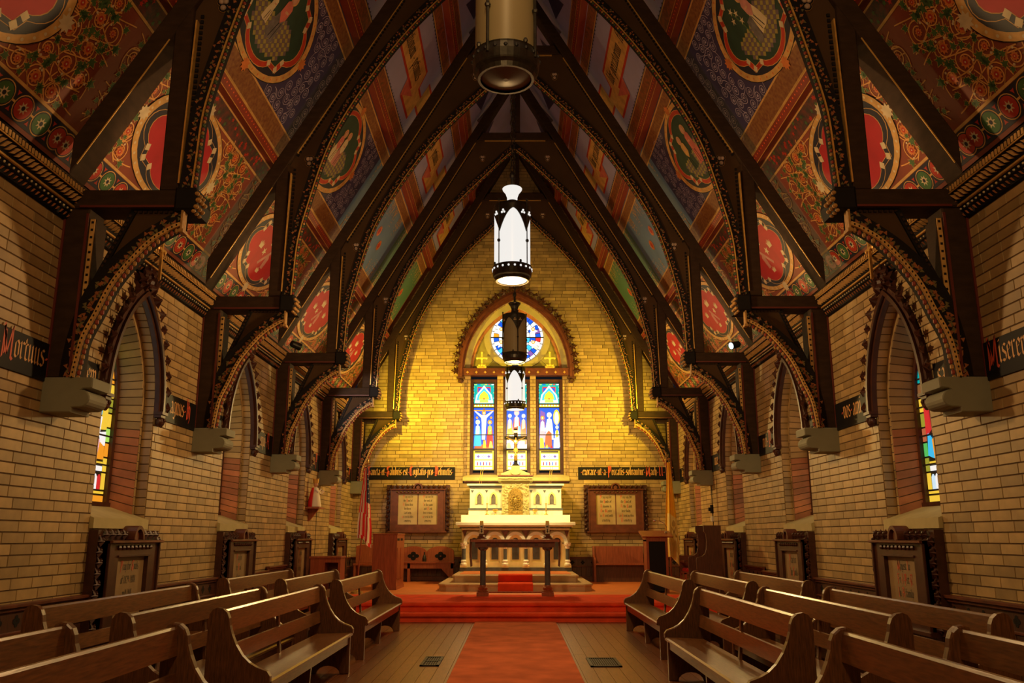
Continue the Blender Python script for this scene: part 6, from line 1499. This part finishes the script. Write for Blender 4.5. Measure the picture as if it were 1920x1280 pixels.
# ------------------------------------------------------------------ hanging lamps
LR = .225
def lamp(x, y, zc, lit, label, rz=0):
    """pendant; zc = height of the lower rim"""
    t = thing('pendant_lamp', label, 'pendant lamp', (x, y, zc), rz, group='cylindrical pendant lamps')
    sh = M['shade_on'] if lit else M['shade_off']
    mb = MB(); mb.lathe([(LR-.012, .10), (LR-.012, .90)], n=32, cap=False); mb.build('glass_shade', sh, t, smooth=True)
    mb = MB(); mb.lathe([(.03, .04), (LR*.76, .035), (LR*.76, .012), (.02, .0)], n=32); mb.build('diffuser', sh if lit else M['lens_off'], t)
    mb = MB(); mb.lathe([(LR*.78, .0), (LR*.86, .0), (LR*.9, .03), (LR*.98, .05), (LR*1.0, .06), (LR*1.03, .12), (LR*1.0, .165), (LR*1.02, .175), (LR*.97, .18), (LR*.95, .1), (LR*.78, .04)], n=32, cap=False); gal = mb.build('lower_gallery', M['iron'], t)
    hole = MB().ball((0, 0, 0), .014, 6, 4).mesh('pierced_hole', sh if lit else M['lead']); knob = MB().ball((0, 0, 0), (.016, .016, .022), 6, 4).mesh('gallery_knob', M['iron'])
    for k in range(20):
        a = 2*pi*k/20; inst(hole, 'pierced_hole', gal, (LR*1.02*cos(a), LR*1.02*sin(a), .135))
        if k % 5 == 0: inst(knob, 'gallery_knob', gal, (LR*cos(a), LR*sin(a), .19))
    # crown pierced with pointed arches between four uprights
    nA = 4; band = MB(); per = 24
    for k in range(nA):
        for i in range(per):
            a0, a1 = (k+i/per)*2*pi/nA+pi/8, (k+(i+1)/per)*2*pi/nA+pi/8
            def low(f): f = abs(f-.5)*2; return .84-.27*(f**1.6)
            z0, z1 = low(i/per), low((i+1)/per); r = LR
            band.faces([(r*cos(a0), r*sin(a0), z0), (r*cos(a1), r*sin(a1), z1), (r*cos(a1), r*sin(a1), .90), (r*cos(a0), r*sin(a0), .90), ((r-.01)*cos(a0), (r-.01)*sin(a0), z0), ((r-.01)*cos(a1), (r-.01)*sin(a1), z1), ((r-.01)*cos(a1), (r-.01)*sin(a1), .90), ((r-.01)*cos(a0), (r-.01)*sin(a0), .90)], [(0, 1, 2, 3), (4, 7, 6, 5), (0, 4, 5, 1)])
    band.build('arched_crown', M['iron'], t)
    for k in range(nA):
        for sg in (-1, 1):
            mb = MB(); a = k*2*pi/nA+pi/8+sg*.24; c = (LR*1.005*cos(a), LR*1.005*sin(a), .80)
            for q in (pi/2, pi/2+2.1, pi/2-2.1): mb.ball((c[0]-sin(a)*.018*cos(q), c[1]+cos(a)*.018*cos(q), c[2]+.018*sin(q)), .014, 6, 4)
            mb.build('trefoil_hole', sh if lit else M['parch'], t)
    for k in range(nA):
        a = k*2*pi/nA+pi/8; mb = MB(); mb.tube([(LR*1.03*cos(a), LR*1.03*sin(a), .1), (LR*1.03*cos(a), LR*1.03*sin(a), .95)], .006 if lit else .011, 8); mb.ball((LR*1.04*cos(a), LR*1.04*sin(a), .45), .022, 6, 4); mb.ball((LR*1.03*cos(a), LR*1.03*sin(a), .96), .018, 6, 4); mb.build('upright', M['iron'], t)
    mb = MB(); mb.lathe([(LR, .90), (LR*.98, .93), (LR*.72, .945), (LR*.35, .96), (LR*.30, 1.0)], n=24); mb.build('lamp_cap', M['iron'], t, smooth=False)
    mb = MB(); mb.lathe([(LR*.27, .98), (LR*.28, 1.05), (LR*.36, 1.10), (LR*.50, 1.14), (LR*.53, 1.16), (LR*.48, 1.17), (LR*.2, 1.15)], n=20); mb.build('flared_vent', sh if lit else M['iron'], t)
    mb = MB(); mb.tube([(0, 0, 1.12), (0, 0, 1.3)], .02, 8); mb.ball((0, 0, 1.33), (.035, .035, .06), 8, 6); mb.build('hook', M['iron'], t)
    lk = MB(); lk.tube([(.022*cos(2*pi*i/10), 0, .045*sin(2*pi*i/10)) for i in range(10)], .007, 5, closed=True); lk = lk.mesh('chain_link', M['iron'])
    z = 1.42; i = 0; top = 11.44-zc
    while z < top:
        inst(lk, 'chain_link', t, (0, 0, z), (0, 0, (i % 2)*pi/2)); z += .075; i += 1
LAMPS = [(-.062, 5.30, 4.33, 0, 'unlit pendant lamp at the top edge, largest of the four', 2.2), (-.034, 9.60, 4.20, 1, 'lit white pendant lamp, larger of the two glowing ones', .45), (-.012, 15.85, 4.50, 0, 'unlit amber pendant lamp hanging before the rose window', 1.45), (.0, 18.40, 3.97, 1, 'small lit pendant lamp hanging lowest, before the middle light', .3)]
for l in LAMPS: lamp(*l)
for x, y, zc, lit, _, _r in LAMPS:
    if lit:
        light('lamp_light', 'POINT', (x, y, zc-.16), 250 if y < 12 else 330, WARM if y < 12 else (1.0, .66, .22), .15)
# ------------------------------------------------------------------ sanctuary furniture
cb = thing('ambo_cabinet', 'tall mahogany reading desk cabinet with panelled side on the left of the platform', 'lectern', (-2.58, 17.9, PH))
mb = MB(); mb.prism([(-.24, -.57), (.24, -.57), (.24, .57), (-.24, .57)], lambda x, y, d: (x, y, d), 0, 1.055, .004); mb.build('body', M['mahog'], cb)
mb = MB(); mb.prism([(-.25, -.585), (.25, -.585), (.25, .585), (-.25, .585)], lambda x, y, d: (x, y, d), 1.055, 1.08, .006); mb.build('top', M['mahog'], cb)
for y in (-.36, .16): MB().box(.2405, .25, y-.17, y+.20, .2, .80).build('side_panel', M['mahog'], cb)
for y in (-.40, .1): MB().box(.2405, .246, y-.12, y+.18, .94, .985).build('slot', M['black'], cb)
MB().box(.24, .252, -.585, .585, 0, .06).build('skirting', M['mahog'], cb)

ss = thing('arcaded_settle', 'mahogany settle with two arched back panels behind the left reading desk', 'settle', (-2.3, YE-.42, PH))
def arched(x0, x1, z0, zs, za): return [(x0, z0), (x1, z0), (x1, zs)]+[((x0+x1)/2+(x1-x0)/2*cos(pi*i/14), zs+(za-zs)*sin(pi*i/14)) for i in range(1, 14)]+[(x0, zs)]
for i, (a, b) in enumerate(((-.80, -.42), (-.42, .22), (.22, .86))):
    mb = MB(); mb.prism(arched(a, b, .42, .66, .80), lambda x, z, d: (x, .30-d, z), 0, .05, .01); pn_ = mb.build('back_panel', M['mahog'], ss)
    mb = MB()
    for q in range(4): mb.prism(ell((a+b)/2+.075*cos(q*pi/2), .575+.055*sin(q*pi/2), .06, .045, 12), lambda x, z, d: (x, .30-d, z), .05, .054)
    mb.build('pierced_quatrefoil', M['black'], pn_)
mb = MB(); mb.box(-.80, .88, -.05, .3, .42, .455); mb.build('seat', M['mahog'], ss)
mb = MB(); mb.box(-.78, .86, -.02, .0, .30, .42); mb.build('seat_rail', M['mahog'], ss)
for x in (-.78, -.2, .80):
    mb = MB(); mb.box(x, x+.06, -.02, .28, 0, .42); mb.build('leg', M['mahog'], ss)
    if x > 0:
        mb = MB(); mb.prism([(x, .30), (x-.22, .30), (x-.05, .12), (x, .08)], lambda u, z, d: (u, d, z), -.01, .02); mb.build('bracket', M['mahog'], ss)
vs = thing('dark_bottle', 'small dark bottle standing on the left settle', 'bottle', (-2.12, YE-.36, PH+.455)); mb = MB(); mb.lathe([(.045, 0), (.05, .06), (.035, .12), (.015, .16), (.015, .2), (.02, .21)], n=12); mb.build('bottle', M['iron'], vs)

pw = thing('panelled_pew', 'plain mahogany pew with solid back right of the altar', 'pew', (2.43, YE-.50, PH))
mb = MB(); mb.box(-.56, .57, .32, .36, .40, .80); mb.build('back', M['mahog'], pw); mb = MB(); mb.box(-.58, .59, -.02, .34, .38, .42); mb.build('seat', M['mahog'], pw)
mb = MB(); mb.box(-.56, .57, .16, .18, 0, .38); mb.build('front_board', M['dado'], pw)
for x in (-.62, .59):
    mb = MB(); mb.prism([(-.03, 0), (.38, 0), (.38, .80), (.28, .80), (.26, .60), (.16, .56), (.0, .54), (-.03, .50)], lambda y, z, d: (d, y, z), x, x+.05, .004); mb.build('pew_end', M['mahog'], pw)

lc = thing('pulpit_lectern', 'mahogany lectern with black cloth front on the right of the platform', 'lectern', (2.66, 16.5, PH))
mb = MB(); mb.box(-.20, -.155, -.02, .40, 0, .96); mb.box(.155, .20, -.02, .40, 0, .96); mb.box(-.2, .2, .36, .40, 0, .96); mb.build('body', M['mahog'], lc)
mb = MB(); mb.box(-.155, .155, -.01, .02, .03, .93); mb.build('front_cloth', M['board'], lc)
mb = MB(); mb.box(-.2, .2, -.03, .4, .93, 1.0); mb.build('collar', M['mahog'], lc)
mb = MB(); mb.prism([(-.05, 1.0), (.42, 1.10), (.42, 1.13), (-.10, 1.02)], lambda y, z, d: (d, y, z), -.28, .30); mb.build('desk_top', M['mahog'], lc)
mi = thing('gooseneck_microphone', 'chrome gooseneck microphone on the right lectern', 'microphone', (2.84, 16.72, PH+1.095)); mb = MB(); mb.tube(smooth_path([(.04, 0, 0), (.05, 0, .09), (.02, 0, .16), (-.07, 0, .21), (-.14, 0, .22)], 4), .007, 6); mb.lathe([(.03, 0), (.02, .02)], (.04, 0, 0), 8); mb.build('neck', M['chrome'], mi); mb = MB(); mb.ball((-.17, 0, .22), (.035, .022, .022), 8, 6); mb.build('head', M['chrome'], mi)

def drape(mb_of, x_top, z_top, z_bot, w_top, w_bot, colf, y=0, n=18, m=14, skew=0.0):
    """hanging flag: grid with deep folds; colf(i, j) names the cloth colour"""
    P = [[None]*(m+1) for _ in range(n+1)]
    for i in range(n+1):
        t = i/n; z = z_top+(z_bot-z_top)*t; w = w_top+(w_bot-w_top)*min(1, t*1.3)
        for j in range(m+1):
            s = j/m; P[i][j] = (x_top+skew*t+(s-.5)*w, y+.055*sin(s*13+t*1.5)*(.3+.7*t)-.05, z+.05*sin(s*5)*t-(.10*(1-s) if skew < 0 else .12*s)*t)
    for i in range(n):
        for j in range(m): mb_of(colf(i, j)).faces([P[i][j], P[i][j+1], P[i+1][j+1], P[i+1][j]], [(0, 1, 2, 3)])
    return P
# flag with stripes and stars on the left
fl = thing('striped_flag', 'red and white striped flag with starred blue canton on a pole at the left', 'flag', (-2.86, 16.3, PH))
mb = MB(); mb.tube([(-.06, .02, .02), (.06, 0, 2.36)], .014, 8); mb.build('pole', M['mahog'], fl); mb = MB(); mb.lathe([(.12, 0), (.11, .03), (.03, .06)], (-.06, .02, 0), 14); mb.build('base', M['brass'], fl)
mb = MB(); mb.ball((.06, 0, 2.40), (.02, .02, .05), 6, 5); mb.ball((.03, 0, 2.37), (.03, .02, .012), 6, 4); mb.ball((.09, 0, 2.37), (.03, .02, .012), 6, 4); mb.build('eagle_finial', M['gold'], fl)
D = {}
def of(k): return D.setdefault(k, MB())
def usf(i, j):
    if j >= 10 and i < 10: return 'flag_blue'
    return 'flag_red' if ((j+i//7) // 2) % 2 == 0 else 'flag_white'
drape(of, .045, 2.28, .98, .06, .27, usf, 0, 22, 16, .0)
for k, b in D.items(): b.build('cloth', M[k], fl)
mb = MB()
for i in range(9):
    mb.prism(star(.085+.012*i*.5, 2.16-i*.09, .016, .007, 5, pi/2), lambda x, z, d: (x, -d, z), .10, .104)
mb.build('stars', M['white'], fl)
# yellow and white flag on the right
fr = thing('yellow_white_flag', 'yellow and cream flag with crossed key emblem on a pole at the right', 'flag', (3.06, 17.2, PH))
mb = MB(); mb.tube([(-.02, .02, .02), (-.04, 0, 2.50)], .014, 8); mb.build('pole', M['mahog'], fr); mb = MB(); mb.lathe([(.12, 0), (.11, .03), (.03, .06)], (-.02, .02, 0), 14); mb.build('base', M['brass'], fr)
mb = MB(); mb.box(-.05, -.03, -.01, .01, 2.50, 2.66); mb.box(-.085, .005, -.01, .01, 2.58, 2.60); mb.build('cross_finial', M['gold'], fr)
D = {}
drape(of, -.005, 2.46, .62, .07, .27, lambda i, j: 'flag_gold' if i < 12 or j < 2 else 'flag_cream', 0, 22, 14, .03)
for k, b in D.items(): b.build('cloth', M[k], fr)
em = MB(); fe_ = lambda x, z, d: (x, -d, z)
seg2 = lambda p, q, w: em.prism([(p[0]-w, p[1]), (p[0]+w, p[1]), (q[0]+w, q[1]), (q[0]-w, q[1])], fe_, .115, .119)
seg2((-.01, 1.02), (.08, 1.20), .009); seg2((.08, 1.02), (-.01, 1.20), .009)
for x in (-.01, .08): em.prism(ell(x, 1.02, .02, .02, 10), fe_, .115, .119)
em.prism([(.005, 1.22), (.065, 1.22), (.07, 1.28), (.035, 1.34), (.0, 1.28)], fe_, .115, .119); em.build('key_emblem', M['brass'], fr)

dk = thing('side_desk', 'low mahogany kneeling desk with open front on the left of the sanctuary', 'desk', (-3.28, 15.4, PH))
mb = MB(); mb.prism([(-.28, -.22), (.27, -.22), (.27, .22), (-.28, .22)], lambda x, y, d: (x, y, d), .65, .685, .006); mb.build('desk_top', M['mahog'], dk)
mb = MB(); mb.box(-.26, -.01, -.2, .2, 0, .65); mb.build('cabinet', M['mahog'], dk); mb = MB(); mb.box(.22, .26, -.2, .2, 0, .65); mb.build('side_panel', M['mahog'], dk); mb = MB(); mb.box(-.01, .22, .17, .2, 0, .65); mb.build('back_panel', M['carved_m'], dk); mb = MB(); mb.box(-.01, .22, -.19, -.17, .58, .65); mb.build('rail', M['mahog'], dk)

cr = thing('side_chair', 'mahogany side chair half hidden behind the striped flag pole', 'chair', (-3.45, YE-.55, PH))
mb = MB(); mb.box(-.26, .26, -.2, .2, .38, .42); mb.build('seat', M['mahog'], cr); mb = MB(); mb.prism([(-.27, .42), (.27, .42), (.27, .80), (.15, .84), (-.15, .84), (-.27, .80)], lambda x, z, d: (x, .22-d, z), 0, .03, .006); mb.build('back', M['mahog'], cr)
for x in (-.24, .20):
    for y in (-.19, .15): MB().box(x, x+.04, y, y+.04, 0, .38).build('leg', M['mahog'], cr)

se = thing('stall_end', 'tall dark choir stall with scooped arm against the right wall', 'choir stall', (3.30, 14.6, PH))
SP = [(-.30, 0), (.13, 0), (.13, 1.20), (-.155, 1.20), (-.155, 1.10), (-.125, 1.06), (-.115, .95), (-.125, .82), (-.15, .74), (-.20, .70), (-.29, .675), (-.30, .64)]
mb = MB(); mb.prism(SP, XZ, .0, .055, .008); mb.build('stall_side', M['dado'], se); mb = MB(); mb.prism(SP, XZ, .66, .715, .008); mb.build('stall_side', M['dado'], se)
mb = MB(); mb.box(-.26, .10, .05, .67, .36, .40); mb.build('seat', M['mahog'], se); mb = MB(); mb.box(.08, .12, .05, .67, .36, 1.15); mb.build('back', M['mahog'], se)
ch = thing('armchair', 'dark wooden armchair with red seat beside the right lectern', 'chair', (3.24, 16.1, PH))
mb = MB(); mb.prism([(-.16, -.18), (.16, -.18), (.16, .2), (-.16, .2)], lambda x, y, d: (x, y, d), .40, .46, .02); mb.build('cushion', M['velvet'], ch)
mb = MB(); mb.box(-.2, .2, -.2, .22, .36, .40); mb.build('seat_frame', M['mahog'], ch); mb = MB(); mb.box(-.2, .2, .2, .24, .40, .68); mb.build('back', M['carved_m'], ch)
for x in (-.2, .16):
    for y in (-.2, .2): MB().box(x, x+.04, y, y+.04, 0, .38).build('leg', M['mahog'], ch)
    MB().box(x, x+.04, -.2, .24, .56, .60).build('armrest', M['carved_m'], ch)
cd = thing('wall_conduit', 'thin conduit with black switch box and white plug on the right wall', 'conduit', (W, 17.24, 0))
mb = MB(); mb.tube([(-.012, 0, 1.45), (-.012, 0, 2.28)], .010, 6); mb.build('pipe', M['iron'], cd); mb = MB(); mb.box(-.05, 0, -.05, .05, 1.74, 1.90); mb.box(-.09, -.05, -.02, .03, 1.78, 1.85); mb.build('switch_box', M['black'], cd); mb = MB(); mb.box(-.05, 0, -.03, .03, 1.58, 1.68); mb.build('plug', M['white'], cd)
cd2 = thing('wall_stripe', 'thin dark cable running down the left wall beside the statue', 'stripe', (-W, 17.1, 0)); mb = MB(); mb.tube([(.008, 0, .85), (.008, 0, 2.28)], .007, 6); mb.build('stripe', M['iron'], cd2)  # slim dark tube drawn along an upright dark line on the wall

# statue on its bracket
sf = thing('statue_shelf', 'small wooden wall bracket holding the red robed statue', 'shelf', (-W, 16.45, 1.80))
mb = MB(); mb.prism([(0, -.30), (.26, -.26), (.26, .26), (0, .30)], lambda x, y, d: (x, y, d), 0, .03, .005); mb.build('shelf', M['mahog'], sf); mb = MB(); mb.prism([(0, 0), (.2, 0), (.14, -.08), (.05, -.2), (0, -.24)], lambda x, z, d: (x, d, z), -.03, .03); mb.build('bracket', M['mahog'], sf)
su = thing('robed_statue', 'small crowned statue in red cloak and cream gown on the left wall bracket', 'statue', (-W+.14, 16.35, 1.83))
mb = MB(); mb.lathe([(.115, 0), (.12, .02), (.105, .12), (.085, .22), (.06, .30), (.055, .345), (.03, .37)], n=14); mb.build('gown', M['flag_white'], su, smooth=True)
mb = MB(); n = 12
for i in range(n):
    a0, a1 = radians(15)+i*radians(185)/n, radians(15)+(i+1)*radians(185)/n
    pr = [(.135, .0), (.125, .12), (.105, .22), (.085, .30), (.065, .36)]
    a0 += radians(60); a1 += radians(60)
    for (r0, z0), (r1, z1) in zip(pr, pr[1:]): mb.poly([(r0*cos(a0), r0*sin(a0), z0), (r0*cos(a1), r0*sin(a1), z0), (r1*cos(a1), r1*sin(a1), z1), (r1*cos(a0), r1*sin(a0), z1)])
mb.build('cloak', M['flag_red'], su)
mb = MB(); mb.ball((0, 0, .415), (.042, .042, .052), 12, 8); mb.ball((.04, -.01, .41), (.012, .01, .012), 6, 4); mb.build('head', M['skin'], su, smooth=True)
mb = MB(); mb.lathe([(.046, .44), (.05, .45), (.06, .52), (.03, .50), (.0, .51)], n=10)
for q in range(6): mb.ball((.056*cos(q*1.05), .056*sin(q*1.05), .525), .011, 5, 4)
mb.build('crown', M['gold'], su)
mb = MB(); mb.tube([(.02, -.075, .32), (.07, -.09, .27), (.10, -.04, .31)], [.022, .02, .014], 7); mb.ball((.108, -.03, .325), .016, 6, 5); mb.build('raised_arm', M['flag_white'], su)
mb = MB(); mb.tube([(.02, .075, .32), (.075, .08, .26), (.115, .05, .25)], [.022, .02, .014], 7); mb.ball((.12, .04, .26), .016, 6, 5); mb.ball((.135, .04, .29), .026, 8, 6); mb.build('arm_with_orb', M['flag_white'], su)

# spotlights standing on the hammer beams
def spot_fix(x, y, z, s, label, lens):
    t = thing('spotlight', label, 'spotlight', (x, y, z), group='spotlights on the hammer beams')
    mb = MB(); mb.box(-.05, .05, -.05, .05, 0, .012); mb.box(-.008, .008, -.03, .03, .012, .12); mb.build('bracket', M['iron'], t)
    d = Vector((-s*.75, -.35 if lens else .65, -.25)).normalized(); p0 = Vector((0, 0, .15))
    mb = MB(); mb.tube([p0-d*.09, p0-d*.07, p0+d*.09], [.035, .055, .065], 14); mb.build('housing', M['iron'], t)
    if lens: mb = MB(); mb.tube([p0+d*.088, p0+d*.096], .056, 14); mb.build('lens', LENS, t)
LENS = glow('lit_spot_lens', (.75, .9, 1.0), 1.3)
spot_fix(3.66, 13.86, 4.245, 1, 'spotlight with pale lit lens on the right beam of the third truss', True)
spot_fix(-3.66, 13.86, 4.245, -1, 'black backed spotlight on the left beam of the third truss', False)
